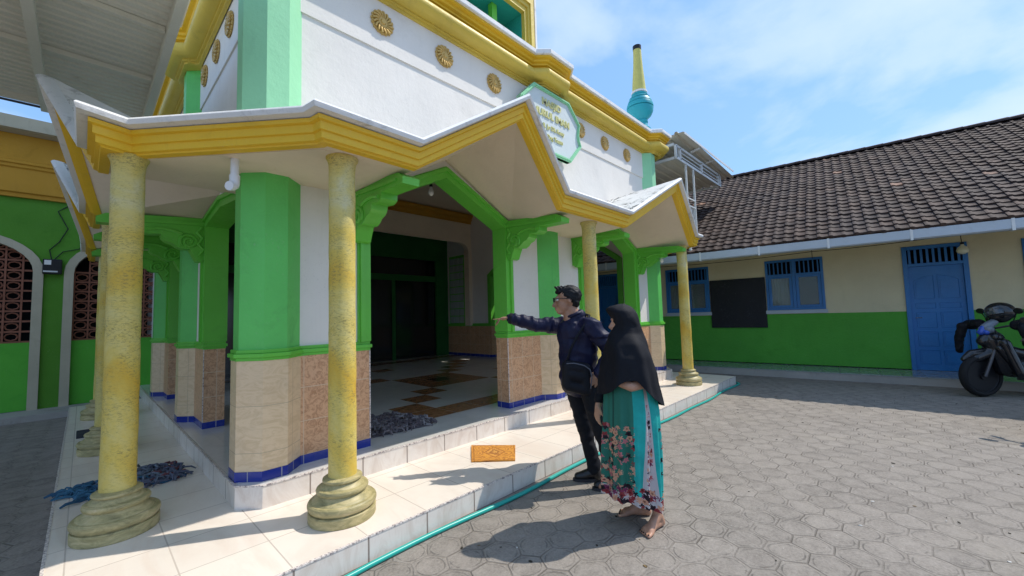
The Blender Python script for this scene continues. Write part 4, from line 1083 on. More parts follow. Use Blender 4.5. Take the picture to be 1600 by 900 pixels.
def skinmat(name, c):
    m = mat(name, c, .5, .4); nt = m.node_tree; BS(m).inputs['Subsurface Weight'].default_value = .08; BS(m).inputs['Subsurface Radius'].default_value = (.02, .008, .004)
    n = noise_tex(nt, objpos(nt), 18, 5, .6); L(nt, ramp(nt, n, [(.35, tuple(x * .82 for x in c)), (.65, tuple(x * 1.12 for x in c))]), BS(m).inputs['Base Color']); return m
M['skinm'] = skinmat('tan_skin', (.36, .19, .12)); M['skinw'] = skinmat('light_brown_skin', (.42, .23, .15))
def cloth(name, c, rough=.85, sheen=.0, scale=7):
    m = mat(name, c, rough, .2); nt = m.node_tree; o = objpos(nt)
    n = noise_tex(nt, o, scale, 6, .6, .5); fine = noise_tex(nt, o, 220, 2, .5)
    L(nt, ramp(nt, n, [(.3, tuple(x * .8 for x in c)), (.7, tuple(x * 1.2 for x in c))]), BS(m).inputs['Base Color'])
    L(nt, bump(nt, math_(nt, 'ADD', math_(nt, 'MULTIPLY', n, 1.0), math_(nt, 'MULTIPLY', fine, .15)), .35, .02), BS(m).inputs['Normal'])
    BS(m).inputs['Sheen Weight'].default_value = sheen
    return m
M['jacket'] = cloth('navy_jacket_cloth', (.010, .011, .036), .5); M['pants'] = cloth('black_trousers', (.012, .013, .017)); M['hijab'] = cloth('black_headscarf_cloth', (.006, .007, .011), .75)
M['hair'] = mat('black_hair', (.006, .006, .007), .62, .25); M['leather'] = mat('black_shoe_leather', (.012, .012, .014), .4, .5); M['bag'] = cloth('black_bag_nylon', (.008, .009, .014), .6)
M['sole'] = mat('dark_sole', (.04, .04, .045), .8); M['yellowtag'] = mat('yellow_tag', (.65, .55, .12), .6); M['greyzip'] = mat('grey_zip_line', (.10, .11, .14), .4)
ZR = 43.5603 - 90   # screen-aligned people: local x = right, y = away

def hand_caps(w, d, up, s=1.0, mirror=1, curl=(.1, .9, 1.1, 1.2), thumb=True):
    """palm at w heading d; up = back-of-hand normal; returns tapered caps for palm + 5 bent fingers"""
    w = Vector(w); d = Vector(d).normalized(); up = Vector(up); up = (up - d * up.dot(d)).normalized(); sd_ = d.cross(up) * mirror
    caps = []
    for k in range(4):
        off = (-1.5 + k) * .0185 * s
        caps.append((w + sd_ * off * .6, .014 * s, w + d * .075 * s + sd_ * off, .0115 * s))
    ln = [.078, .086, .080, .062]
    for k in range(4):
        off = (-1.5 + k) * .0195 * s; p = w + d * .078 * s + sd_ * off; L3 = ln[k] * s / 2.6; cu = curl[k]; dd = d.copy(); rr_ = .0088 * s
        for j in range(3):
            dd = (dd * math.cos(cu * .5 if j == 0 else cu * .62) - up * math.sin(cu * .5 if j == 0 else cu * .62)).normalized()
            # accumulate the bend in the finger's own plane
            q = p + dd * L3 * (1.05 - .12 * j); caps.append((p, rr_, q, rr_ * .9)); p = q; rr_ *= .9
    if thumb:
        a = w + d * .018 * s - sd_ * .026 * s; b_ = a + (d * .7 - sd_ * .75).normalized() * .036 * s; c_ = b_ + (d * .95 - sd_ * .25 - up * .3).normalized() * .030 * s
        caps += [(w, .016 * s, a, .014 * s), (a, .0125 * s, b_, .0105 * s), (b_, .0105 * s, c_, .0085 * s)]
    return caps

# ---- man, pointing left
man = thing('person', 'man in a navy jacket and glasses pointing into the doorway with one arm', 'person', (3.07, 2.04, 0), R(ZR))
H = Vector((-.150, 0, 1.585))
capsM = [(H + Vector((.012, 0, .022)), .098, (1.02, .80, 1.0)), (H + Vector((-.035, 0, -.045)), .072, (.95, .82, 1.1)),   # cranium, face
         (H + Vector((-.06, 0, -.105)), .034, (1.1, 1.1, .8)),                                                             # chin
         (H + Vector((-.098, 0, -.008)), .012, H + Vector((-.122, 0, -.050)), .0155),                                       # nose
         (H + Vector((-.092, .02, .018)), .014, H + Vector((-.092, -.02, .018)), .014),                                    # brow
         (H + Vector((-.103, .014, -.078)), .009, H + Vector((-.103, -.014, -.078)), .009), (H + Vector((-.100, .012, -.089)), .008, H + Vector((-.100, -.012, -.089)), .008),  # lips
         (H + Vector((.010, -.082, -.012)), .020, (.8, .35, 1.25)), (H + Vector((.010, .082, -.012)), .020, (.8, .35, 1.25)),  # ears
         ((-.115, 0, 1.50), .055, (-.075, 0, 1.40), .062), ((-.15, 0, 1.475), .040, (-.135, 0, 1.39), .055),                                                                # neck
         ((-.03, -.06, 1.33), .045, (-.12, .08, 1.34), .045), ((-.08, 0, 1.28), .095, (-.07, 0, 1.0), .09), ((-.06, 0, .98), .095, (-.05, 0, .90), .10),
         ((-.10, .10, .88), .085, (-.035, .06, .48), .055), ((-.035, .06, .48), .052, (.035, .05, .10), .036), ((.035, .05, .07), .036, (-.09, .06, .035), .030),
         ((.0, -.09, .88), .085, (.075, -.13, .48), .055), ((.075, -.13, .48), .052, (.165, -.14, .10), .036), ((.165, -.14, .07), .036, (.05, -.16, .035), .030),
         ((-.15, .13, 1.345), .040, (-.42, .10, 1.375), .042), ((-.42, .10, 1.375), .040, (-.66, .06, 1.437), .027),
         ((.03, -.11, 1.33), .038, (.20, -.17, 1.135), .042), ((.20, -.17, 1.135), .040, (.045, -.20, .93), .027)]
capsM += hand_caps((-.668, .06, 1.438), (-1, -.05, -.02), (0, .15, 1), .92, -1, curl=(.03, .95, 1.15, 1.25))
capsM += hand_caps((.045, -.20, .93), (-.75, .05, -.55), (.2, -.9, .3), .92, 1, curl=(.5, .6, .7, .75))
body = blob('body', capsM, .0066, 'skinm', man, 4)
# hair
def hairpost(v, nv):
    n = noise.noise(Vector((v.co.x * 22, v.co.y * 90, v.co.z * 40))) * .006 + noise.noise(Vector((v.co.x * 60, v.co.y * 190, v.co.z * 90))) * .003
    v.co += nv * n
hc = [(H + Vector((.028, 0, .036)), .101, (1.02, .86, .94)), (H + Vector((-.030, 0, .082)), .048, (1.35, 1.25, .62)), (H + Vector((-.075, -.01, .070)), .026, (1.2, 1.8, .8)), (H + Vector((.062, 0, -.02)), .055, (.85, 1.30, 1.15))]
for k in range(40):
    a = random.uniform(-.5, 1.0); y = random.uniform(-.05, .05); x = random.uniform(-.09, .07)
    z = .118 - .9 * max(0, x - .02) ** 1.2 - 3 * y * y
    hc.append((H + Vector((x, y, z - .02)), .010, H + Vector((x - .018 - .012 * a, y + random.uniform(-.012, .012), z - .004 + random.uniform(0, .010))), .006))
blob('hair', hc, .0055, 'hair', man, 2, hairpost)
g_ = MB()
g_.tube([H + Vector((-.098, -.050, .007)), H + Vector((-.09, -.075, .012)), H + Vector((.012, -.086, .008)), H + Vector((.022, -.084, -.01))], .0035, 6)
g_.tube([H + Vector((-.098, .050, .007)), H + Vector((-.09, .075, .012)), H + Vector((.012, .086, .008))], .0035, 6)
for sy in (-1, 1): g_.tube([H + Vector((-.118 + abs(math.sin(a)) * 0, sy * .034 + .026 * math.cos(a), .0 + .019 * math.sin(a))) for a in [k * PI / 6 for k in range(13)]], .0032, 6, caps=False)
g_.tube([H + Vector((-.119, -.009, .004)), H + Vector((-.121, .009, .004))], .003, 6)
for sy in (-1, 1): g_.tube([H + Vector((-.118, sy * .058, .006)), H + Vector((-.096, sy * .072, .010))], .0035, 6)
g_.build('glasses', 'black', man, smooth=True)
e_ = MB()
for sy in (-1, 1): e_.lathe([(.001, -.012), (.009, -.008), (.012, 0), (.009, .008), (.001, .012)], c=(H.x - .092, sy * .033, H.z + .0), n=10)
e_.build('eye', mat('eye_white', (.7, .68, .64), .3), man, smooth=True)
def wrinkle(amp, fr, seed=0, stretch=(1, 1, 1)):
    def f(v, nv):
        p = Vector((v.co.x * stretch[0], v.co.y * stretch[1], v.co.z * stretch[2])) * fr + Vector((seed, seed, 0))
        n = 1 - abs(noise.noise(p)) * 2.2
        v.co += nv * amp * (n + .4 * noise.noise(p * 2.3))
    return f
def jpost(v, nv):
    c = v.co
    arm = c.x < -.26 and c.z > 1.25
    st = (16, 5, 6) if arm else ((5, 5, 9) if c.z < 1.25 else (8, 8, 8))
    p = Vector((c.x * st[0], c.y * st[1], c.z * st[2])); n = max(-.5, 1 - abs(noise.noise(p)) * 2.8)
    v.co += nv * (.012 * (n + .05) + .004 * noise.noise(p * 3.1))
jc = [((-.12, .10, 1.345), .078, (.02, -.09, 1.34), .082), ((-.115, .03, 1.30), .128, (-.09, 0, 1.08), .135), ((-.02, -.03, 1.28), .115, (-.04, -.02, 1.08), .125),
      ((-.10, 0, 1.08), .135, (-.085, 0, .93), .145), ((-.03, -.01, 1.06), .12, (-.035, 0, .93), .125), ((-.10, .01, .92), .14, (-.095, .01, .86), .128), ((-.02, 0, .93), .125, (.0, 0, .83), .105),
      ((-.15, .14, 1.35), .080, (-.42, .10, 1.372), .062), ((-.42, .10, 1.372), .060, (-.62, .065, 1.425), .046), ((-.62, .065, 1.425), .048, (-.652, .062, 1.434), .040),
      ((.03, -.12, 1.345), .082, (.195, -.165, 1.14), .064), ((.195, -.165, 1.14), .062, (.07, -.195, .955), .050),
      ((-.085, 0, 1.415), .070, (-.10, 0, 1.372), .088), ((-.045, 0, 1.43), .058, (-.06, 0, 1.38), .085)]
blob('jacket', jc, .0075, 'jacket', man, 3, jpost)
c_ = MB()
ring = []
for k in range(25):
    a = 2 * PI * k / 24 
    ring.append((-.095 + .064 * math.cos(a), .062 * math.sin(a), 1.452 + .022 * math.cos(a)))
c_.tube(ring, .014, 8, caps=False)
c_.build('collar', 'jacket', man, smooth=True)
c_ = MB(); c_.lathe([(.046, 0), (.050, .01), (.050, .03), (.043, .04), (.036, .04)], n=18); q = c_.build('cuff', M['pants'], man, smooth=True); q.location = (-.636, .063, 1.4285); q.rotation_euler = (0, R(-78), 0)
blob('trousers', [((-.085, .05, .90), .125, (-.03, -.03, .88), .128), ((-.10, .10, .86), .100, (-.035, .06, .48), .068), ((-.035, .06, .48), .066, (.037, .05, .12), .054), ((.037, .05, .15), .056, (.030, .05, .09), .052),
                  ((.0, -.09, .86), .100, (.075, -.13, .48), .068), ((.075, -.13, .48), .066, (.165, -.14, .12), .054), ((.165, -.14, .15), .056, (.158, -.14, .09), .052)], .008, 'pants', man, 3, wrinkle(.006, 1, 3, (9, 9, 13)))
for dx, dy in ((0, 0), (.13, -.20)):
    o_ = blob('shoe', [((.045 + dx, .05 + dy, .085), .050, (.055 + dx, .05 + dy, .045), .046), ((.04 + dx, .05 + dy, .075), .046, (-.05 + dx, .055 + dy, .045), .042), ((-.05 + dx, .055 + dy, .042), .042, (-.105 + dx, .058 + dy, .036), .034)], .006, 'leather', man, 2,
              lambda v, nv: setattr(v.co, 'z', max(v.co.z, .013)))
    s_ = MB(); pts = []
    for k in range(20):
        a = 2 * PI * k / 20; x = -.028 + .125 * math.cos(a); pts.append((x + dx, .054 + dy + .049 * math.sin(a) * (1 - .12 * math.cos(a)), 0))
    s_.prism([(p[0], p[1]) for p in pts], 'z', .001, .022); s_.build('sole', 'sole', o_)
bag = thing('crossbody_bag', 'black crossbody bag worn on the front of the man in the navy jacket', 'bag', (3.07, 2.04, 0), R(ZR))
b = MB(); bx = blob('bag_body', [((-.185, -.145, 1.02), .052, (-.045, -.165, .995), .052), ((-.19, -.145, .86), .050, (-.04, -.165, .82), .050), ((-.185, -.145, 1.02), .052, (-.19, -.145, .86), .050), ((-.045, -.165, .995), .052, (-.04, -.165, .82), .05), ((-.16, -.15, .95), .058, (-.07, -.16, .93), .058)], .007, 'bag', bag, 4)
b = MB(); b.tube([(-.20, -.190, 1.045), (-.14, -.212, 1.050), (-.06, -.222, 1.03), (-.012, -.222, .995), (.0, -.220, .93), (-.012, -.215, .84)], .0045, 6); b.build('zip', 'greyzip', bag, smooth=True)
b = MB(); b.bar((.035, -.20, .905), (.085, -.175, .945), .012, .016); b.build('tag', 'yellowtag', bag)
b = MB(); b.tube([(-.19, -.13, 1.05), (-.165, -.165, 1.15), (-.10, -.17, 1.27), (-.02, -.165, 1.38), (.02, -.11, 1.44), (.01, .0, 1.45)], .011, 6); b.build('strap', 'bag', bag, smooth=True)

# ---- woman in long black headscarf and patterned skirt
wom = thing('person', 'barefoot woman in a long black headscarf and green flowered skirt with her back turned', 'person', (2.70, 1.40, 0), R(ZR))
HW = Vector((-.046, .02, 1.400))
def foot(ax, ay, dirv, s=1.0):
    d = Vector(dirv).normalized(); sdv = Vector((-d.y, d.x, 0)); a = Vector((ax, ay, 0)); c = []
    heel = a - d * .035 * s + Vector((0, 0, .028)); ball = a + d * .115 * s + Vector((0, 0, .022))
    c += [(a + Vector((0, 0, .095)), .031 * s, heel, .030 * s), (a + Vector((0, 0, .085)), .032 * s, a + d * .06 * s + Vector((0, 0, .042)), .030 * s),
          (a + d * .05 * s + Vector((0, 0, .04)), .031 * s, ball + sdv * .018, .024 * s), (a + d * .05 * s + Vector((0, 0, .036)), .029 * s, ball - sdv * .020, .021 * s), (heel, .028 * s, ball, .022 * s)]
    for k, (off, ln, rr_) in enumerate(((.033, .050, .0125), (.012, .048, .0095), (-.006, .043, .009), (-.022, .037, .0085), (-.036, .030, .0085))):
        p = ball + sdv * off * s - Vector((0, 0, .006)); q = p + (d * ln + sdv * off * .12) * s; q.z = .011
        c.append((p, rr_ * 1.05 * s, q, rr_ * s))
    return c
f1 = foot(.095, -.055, (-.78, -.62, 0), 1.0); f2 = foot(.045, .12, (-1, .12, 0), 1.0)
capsW = [(HW + Vector((-.012, 0, .015)), .072, (1, .9, 1.05)), (HW + Vector((-.034, 0, -.04)), .062, (.95, .85, 1.1)), (HW + Vector((-.055, 0, -.088)), .028, (1.1, 1.1, .8)),
         (HW + Vector((-.088, 0, -.012)), .010, HW + Vector((-.106, 0, -.044)), .0125), (HW + Vector((-.091, .01, -.066)), .008, HW + Vector((-.091, -.01, -.066)), .008), (HW + Vector((-.084, .016, .012)), .012, HW + Vector((-.084, -.016, .012)), .012),
         ((-.055, .02, 1.33), .048, (-.03, .02, 1.22), .055), ((-.03, .15, 1.19), .05, (-.03, -.11, 1.19), .05), ((-.03, .02, 1.16), .10, (-.03, .02, .95), .095), ((-.03, .02, .95), .10, (-.02, .02, .82), .11),
         ((-.03, -.05, .80), .075, (.04, -.06, .42), .05), ((.04, -.06, .42), .048, (.095, -.055, .095), .031),
         ((-.03, .09, .80), .075, (.02, .12, .42), .055), ((.02, .12, .42), .052, (.045, .12, .095), .031),
         ((-.05, .17, 1.17), .042, (-.17, .19, .93), .036), ((-.17, .19, .93), .033, (-.238, .14, .775), .024),
         ((-.02, -.10, 1.17), .042, (.06, -.115, .985), .038), ((.06, -.115, .985), .038, (-.075, -.175, .966), .034), ((-.075, -.175, .966), .033, (-.14, -.13, .985), .026)]
capsW += f1 + f2
capsW += hand_caps((-.240, .14, .772), (-.10, -.1, -1), (-.85, -.45, 0), .86, 1, curl=(.35, .45, .5, .6))
capsW += hand_caps((-.14, -.125, .99), (-.6, .8, .25), (-.2, -.9, .3), .86, 1, curl=(.5, .6, .7, .8))
blob('body', capsW, .0066, 'skinw', wom, 4, lambda v, nv: setattr(v.co, 'z', max(v.co.z, .002)))
b = MB()
for c in f1[-5:] + f2[-5:]:
    q = c[2]; d = (Vector(c[2]) - Vector(c[0])).normalized(); b.lathe([(.0005, 0), (.004, .001), (.0058, 0), (.0055, -.003)], c=(q.x - d.x * -.001, q.y + d.y * .001, q.z + c[3] - .0006), n=8)
b.build('toenail', M['hair'], wom, smooth=True)
# blouse sleeve on the far arm and undershirt
blob('blouse', [((-.05, .17, 1.18), .055, (-.17, .19, .93), .048), ((-.17, .19, .93), .046, (-.225, .155, .82), .038), ((-.03, .15, 1.2), .065, (-.03, -.11, 1.2), .065), ((-.03, .02, 1.16), .135, (-.03, .02, .97), .128), ((-.02, -.10, 1.17), .050, (.05, -.105, 1.0), .046)], .009, 'hijab', wom, 3)
# headscarf: rings from crown to hem
def lerp_tab(t, tab):
    for (a, va), (b_, vb) in zip(tab, tab[1:]):
        if (t <= a and t >= b_) or (t >= a and t <= b_): u = (t - a) / (b_ - a); return va + (vb - va) * u
    return tab[-1][1] if abs(t - tab[-1][0]) < abs(t - tab[0][0]) else tab[0][1]
Lft = [(1.520, -.085), (1.512, -.125), (1.498, -.170), (1.478, -.176), (1.45, -.158), (1.42, -.140), (1.375, -.126), (1.335, -.140), (1.30, -.165), (1.23, -.190), (1.10, -.222), (.97, -.250), (.75, -.262)]
Rgt = [(1.520, -.045), (1.510, -.012), (1.485, .018), (1.446, .044), (1.36, .064), (1.27, .088), (1.16, .115), (1.05, .140), (.90, .168), (.75, .194)]
Dep = [(1.520, .020), (1.505, .050), (1.47, .085), (1.42, .098), (1.36, .098), (1.31, .112), (1.24, .175), (1.15, .215), (1.0, .232), (.75, .245)]
def hem(a):   # a: angle, 0 = +x (her back, screen right), pi = front
    c = math.cos(a); s_ = math.sin(a)
    h = .965 - .165 * max(0, c) ** 1.3
    if s_ < 0: h += .045 * math.exp(-((c + .22) / .42) ** 4)      # lifted over the folded forearm
    h -= .075 * max(0, -c) ** 2.2
    return h
rows = []; NA, NZ = 72, 60
for i in range(NZ + 1):
    t = i / NZ; row = []
    for j in range(NA):
        a = 2 * PI * j / NA; z = 1.520 + (hem(a) - 1.520) * (t ** .9)
        l, r, d = lerp_tab(z, Lft), lerp_tab(z, Rgt), lerp_tab(z, Dep)
        cx0 = (l + r) / 2; rx0 = (r - l) / 2
        k = max(0, min(1, (1.30 - z) / .45)); fold = k * (.011 * math.sin(a * 7 + 1.3 + z * 3) + .007 * math.sin(a * 13 + z * 5) + .006 * noise.noise(Vector((math.cos(a) * 2, math.sin(a) * 2, z * 6))) * 2)
        fold += .004 * noise.noise(Vector((math.cos(a) * 3, math.sin(a) * 3, z * 14))) 
        # drag folds running from the chin down and back
        fold += .006 * max(0, 1 - abs(z - 1.22) / .3) * math.sin(a * 5 + z * 22) * (1 if t > .2 else 0)
        y = (d + fold) * math.sin(a)
        # squarer section around the face so the brim stands out like a hood
        x = cx0 + (rx0 + fold * .7) * math.cos(a)
        row.append((x, y + .015, z))
    rows.append(row)
b = MB(); b.grid(rows, wrap=True); b.add(rows[0], [tuple(range(NA))])
inner = [[(x * .97 + (-.03) * .03, (y - .015) * .96 + .015, z) for x, y, z in r] for r in (rows[-1], rows[-12])]
b.grid([rows[-1]] + inner[::1], wrap=True)
b.build('headscarf', 'hijab', wom, smooth='full', recalc=False)
# skirt
def skirtmat():
    m = mat('flowered_skirt_cloth', (.02, .36, .32), .75, .2); nt = m.node_tree; uv = uvn(nt); sx = N(nt, 'ShaderNodeSeparateXYZ'); L(nt, uv, sx.inputs[0]); U, V = sx.outputs[0], sx.outputs[1]
    n = noise_tex(nt, uv, 6, 4, .6)
    base = ramp(nt, n, [(.3, (.015, .27, .25)), (.7, (.02, .40, .36))])
    def band(x, lo, hi, e=.006):
        return math_(nt, 'MULTIPLY', math_(nt, 'SMOOTHSTEP' if False else 'GREATER_THAN', x, lo), math_(nt, 'LESS_THAN', x, hi))
    # darker green printed panels on the left
    c = mixc(nt, math_(nt, 'MULTIPLY', band(U, .49, .725), .9), base, (.025, .12, .08))
    c = mixc(nt, math_(nt, 'MULTIPLY', band(U, .600, .612), .9), c, (.01, .05, .04))
    # pale inset widening to the hem
    halfw = math_(nt, 'MULTIPLY_ADD', math_(nt, 'SUBTRACT', 1, V), .050, .007)
    dc = math_(nt, 'ABSOLUTE', math_(nt, 'SUBTRACT', U, math_(nt, 'MULTIPLY_ADD', math_(nt, 'SUBTRACT', 1, V), .012, .808)))
    inset = math_(nt, 'LESS_THAN', dc, halfw)
    hemm = math_(nt, 'LESS_THAN', V, math_(nt, 'MULTIPLY_ADD', n, .04, .065))
    pale = math_(nt, 'MAXIMUM', inset, hemm)
    c = mixc(nt, pale, c, (.44, .41, .41))
    def flowers(scale, thr, c, mask, cols, seed):
        v = N(nt, 'ShaderNodeTexVoronoi'); v.inputs['Scale'].default_value = scale; v.inputs['Randomness'].default_value = .85
        mp = N(nt, 'ShaderNodeMapping'); mp.inputs['Scale'].default_value = (1.35, 1, 1); mp.inputs['Location'].default_value = (seed, seed * .7, 0); L(nt, uv, mp.inputs[0]); L(nt, mp.outputs[0], v.inputs['Vector'])
        # petals: distance modulated by direction around the cell centre
        sb = N(nt, 'ShaderNodeVectorMath', operation='SUBTRACT'); L(nt, mp.outputs[0], sb.inputs[0]); L(nt, v.outputs['Position'], sb.inputs[1])
        s2 = N(nt, 'ShaderNodeSeparateXYZ'); L(nt, sb.outputs[0], s2.inputs[0])
        ang = math_(nt, 'ARCTAN2', s2.outputs[1], s2.outputs[0]); pet = math_(nt, 'MULTIPLY', math_(nt, 'SINE', math_(nt, 'MULTIPLY', ang, 5)), .12)
        dd = math_(nt, 'ADD', v.outputs['Distance'], pet)
        col = ramp(nt, N(nt, 'ShaderNodeSeparateColor').outputs[0], [(0, (0, 0, 0)), (1, (1, 1, 1))]) if False else None
        scn = N(nt, 'ShaderNodeSeparateColor'); L(nt, v.outputs['Color'], scn.inputs[0])
        rp = N(nt, 'ShaderNodeValToRGB'); rp.color_ramp.interpolation = 'CONSTANT'; e = rp.color_ramp.elements
        while len(e) < len(cols): e.new(.5)
        for i, cc in enumerate(cols): e[i].position = i / len(cols); e[i].color = (*cc, 1)
        L(nt, scn.outputs[0], rp.inputs[0])
        core = ramp(nt, dd, [(.05, (.10, .02, .02)), (.10, (.10, .02, .02)), (.16, (.9, .85, .8)), (.24, (1, 1, 1))])
        fc = mixc(nt, 1.0, rp.outputs[0], core, 'MULTIPLY')
        f = math_(nt, 'MULTIPLY', math_(nt, 'LESS_THAN', dd, thr), mask)
        return mixc(nt, f, c, fc)
    PINK, RED, ORG, BLK, PLUM, LEAF = (.42, .14, .15), (.22, .03, .035), (.50, .26, .17), (.02, .012, .018), (.16, .03, .08), (.03, .10, .05)
    V4 = math_(nt, 'LESS_THAN', V, .62)
    mL = math_(nt, 'MULTIPLY', band(U, .50, .73), V4)
    blot = math_(nt, 'GREATER_THAN', noise_tex(nt, uv, 7, 2, .5), .40)
    c = flowers(24, .52, c, math_(nt, 'MULTIPLY', mL, blot), [PINK, ORG, RED, BLK, ORG], 1.0)
    nar = math_(nt, 'MULTIPLY', math_(nt, 'LESS_THAN', dc, math_(nt, 'MULTIPLY', halfw, .72)), math_(nt, 'LESS_THAN', V, .8))
    c = flowers(27, .46, c, nar, [BLK, PLUM, PINK, ORG, RED], 2.3)
    c = flowers(24, .55, c, math_(nt, 'LESS_THAN', V, .15), [BLK, RED, PLUM, ORG, BLK], 3.1)
    c = flowers(21, .40, c, math_(nt, 'MULTIPLY', band(U, .90, 1.0), V4), [BLK, ORG, PINK, RED], 4.4)
    L(nt, c, BS(m).inputs['Base Color'])
    L(nt, bump(nt, noise_tex(nt, uv, 9, 5, .6), .2, .02), BS(m).inputs['Normal']); return m
M['skirt_cloth'] = skirtmat()
rows = []; NA, NZ = 120, 40
SLf = [(1.0, -.18), (.93, -.212), (.60, -.236), (.30, -.252), (.1, -.262)]; SRt = [(1.0, .13), (.90, .148), (.78, .160), (.5, .158), (.1, .146)]; SD = [(1.0, .135), (.90, .160), (.7, .175), (.1, .185)]
for i in range(NZ + 1):
    t = i / NZ; row = []
    for j in range(NA + 1):
        a = 2 * PI * j / NA; zb = .175 - .06 * math.cos(a) + .012 * math.sin(a * 3); z = 1.0 + (zb - 1.0) * t
        l, r, d = lerp_tab(z, SLf), lerp_tab(z, SRt), lerp_tab(z, SD)
        k = min(1, t * 1.6) ; fold = k * (.012 * math.sin(a * 8 + .6) + .009 * math.sin(a * 15 + 1 + z * 2) + .006 * math.sin(a * 23)) 
        row.append(((l + r) / 2 + ((r - l) / 2 + fold) * math.cos(a), .02 + (d + fold * 1.4) * math.sin(a), z))
    rows.append(row)
b = MB(); b.grid(rows); sk = b.build('skirt', 'skirt_cloth', wom, smooth='full', recalc=False, uv=False)
uvl = sk.data.uv_layers.new(name='UVMap'); nA = NA + 1
for p in sk.data.polygons:
    for li in p.loop_indices:
        vi = sk.data.loops[li].vertex_index; uvl.data[li].uv = ((vi % nA) / NA, 1 - (vi // nA) / NZ)

# ============================================================ MOTORCYCLES
M['paint_black'] = mat('glossy_black_fairing', (.010, .011, .014), .18, .6); M['bluep'] = mat('blue_fairing', (.02, .08, .45), .25, .6); M['silver'] = mat('pale_grey_fairing', (.16, .19, .23), .35, .5); M['rubber'] = mat('tyre_rubber', (.015, .015, .016), .85); M['helmet'] = mat('black_helmet_shell', (.010, .011, .014), .15, .6)
M['greym'] = mat('engine_metal', (.10, .10, .11), .45, .5, .7)
def motorcycle(label, loc, rz):
    m = thing('motorcycle', label, 'motorcycle', loc, rz, 'motorcycles parked by the classrooms')
    # forward = +x ; wheels radius .29
    for x in (.62, -.60):
        w = MB(); rr_ = [(.29 + .045 * math.sin(a) * (1.0), .042 * math.cos(a)) for a in [PI * k / 6 for k in range(-2, 9)]]
        w.lathe([(.235, -.042), (.262, -.052), (.285, -.042), (.297, -.02), (.30, 0), (.297, .02), (.285, .042), (.262, .052), (.235, .042)], n=40, caps=False); o = w.build('wheel', 'rubber', m, smooth=True); o.location = (x, 0, .302); o.rotation_euler = (PI / 2, 0, .25 if x > 0 else 0)
        h_ = MB(); h_.lathe([(.238, -.03), (.225, -.022), (.22, 0), (.225, .022), (.238, .03)], n=32, caps=False); h_.lathe([(.05, -.05), (.05, .05)], n=16); h_.lathe([(.001, -.03), (.222, -.026), (.222, .026), (.001, .03)], n=28)
        for k in range(5):
            a = 2 * PI * k / 5; h_.bar((.04 * math.cos(a), .04 * math.sin(a), 0), (.225 * math.cos(a + .15), .225 * math.sin(a + .15), 0), .03, .018)
        h_.build('rim', 'black', o, smooth=30)
    b = MB()
    for y in (-.075, .075): b.tube([(.62, y, .30), (.50, y, .62), (.42, y * .9, .86)], [.022, .022, .026], 10)
    b.build('fork', 'greym', m, smooth=True)
    blob('front_mudguard', [((.80, 0, .54), .04, (.70, 0, .62), .06), ((.70, 0, .62), .06, (.56, 0, .64), .065), ((.56, 0, .64), .065, (.40, 0, .55), .06), ((.40, 0, .55), .06, (.34, 0, .40), .05)], .012, 'paint_black', m, 5)
    blob('fairing', [((.46, 0, .90), .085, (.55, 0, .80), .075), ((.46, -.09, .86), .06, (.46, .09, .86), .06), ((.44, -.11, .70), .05, (.30, -.15, .42), .05), ((.44, .11, .70), .05, (.30, .15, .42), .05), ((.46, 0, .74), .10, (.38, 0, .55), .09), ((.30, -.15, .45), .05, (.0, -.15, .34), .045), ((.30, .15, .45), .05, (.0, .15, .34), .045), ((.40, 0, .70), .09, (.1, 0, .60), .08), ((.1, 0, .60), .09, (-.35, 0, .66), .10)], .012, 'paint_black', m, 6)
    blob('front_cowl', [((.50, -.05, .97), .055, (.50, .05, .97), .055), ((.40, 0, 1.08), .05, (.50, 0, 1.0), .06)], .01, 'silver', m, 4)
    blob('side_panel', [((.0, -.13, .55), .05, (-.45, -.12, .70), .06), ((.0, .13, .55), .05, (-.45, .12, .70), .06), ((-.45, 0, .70), .12, (-.85, 0, .80), .05), ((.05, 0, .50), .10, (-.3, 0, .45), .12)], .012, 'silver', m, 5)
    blob('seat', [((.02, 0, .76), .07, (-.25, 0, .78), .105), ((-.25, 0, .78), .105, (-.70, 0, .86), .085)], .012, 'rubber', m, 5)
    blob('belly_pan', [((.22, -.10, .36), .09, (-.30, -.12, .30), .09), ((.22, .10, .36), .09, (-.30, .12, .30), .09), ((.25, 0, .45), .12, (-.3, 0, .40), .12)], .014, 'paint_black', m, 4)
    blob('engine', [((.1, 0, .38), .10, (-.1, 0, .32), .13), ((.1, -.08, .30), .05, (-.1, -.10, .28), .07)], .014, 'greym', m, 3)
    b = MB(); b.tube([(.1, -.12, .24), (-.2, -.15, .22), (-.45, -.17, .30), (-.85, -.18, .40)], [.02, .022, .045, .05], 12); b.build('exhaust', 'greym', m, smooth=True)
    b = MB()
    for y in (-1, 1): b.bar((-.60, y * .08, .302), (.0, y * .10, .36), .03, .045)
    b.bar((-.02, .10, .30), (.05, .28, .02), .02, .02); b.build('swing_arm', 'greym', m)
    b = MB(); b.tube([(.30, -.36, 1.0), (.36, -.20, 1.03), (.42, 0, .98), (.36, .20, 1.03), (.30, .36, 1.0)], .014, 8); hb = b.build('handlebar', 'greym', m, smooth=True)
    b = MB()
    for y in (-1, 1): b.tube([(.31, y * .27, 1.008), (.29, y * .38, .998)], .021, 10); b.tube([(.37, y * .2, 1.02), (.40, y * .36, 1.0)], .006, 5)
    b.build('grip', 'rubber', hb, smooth=True)
    blob('headlight', [((.56, 0, .93), .045, (.52, 0, .99), .05), ((.54, -.06, .93), .035, (.54, .06, .93), .035)], .01, 'bluep', m, 4)
    b = MB()
    for y in (-1, 1): b.tube([(.34, y * .18, 1.03), (.33, y * .24, 1.15), (.34, y * .27, 1.20)], .007, 6)
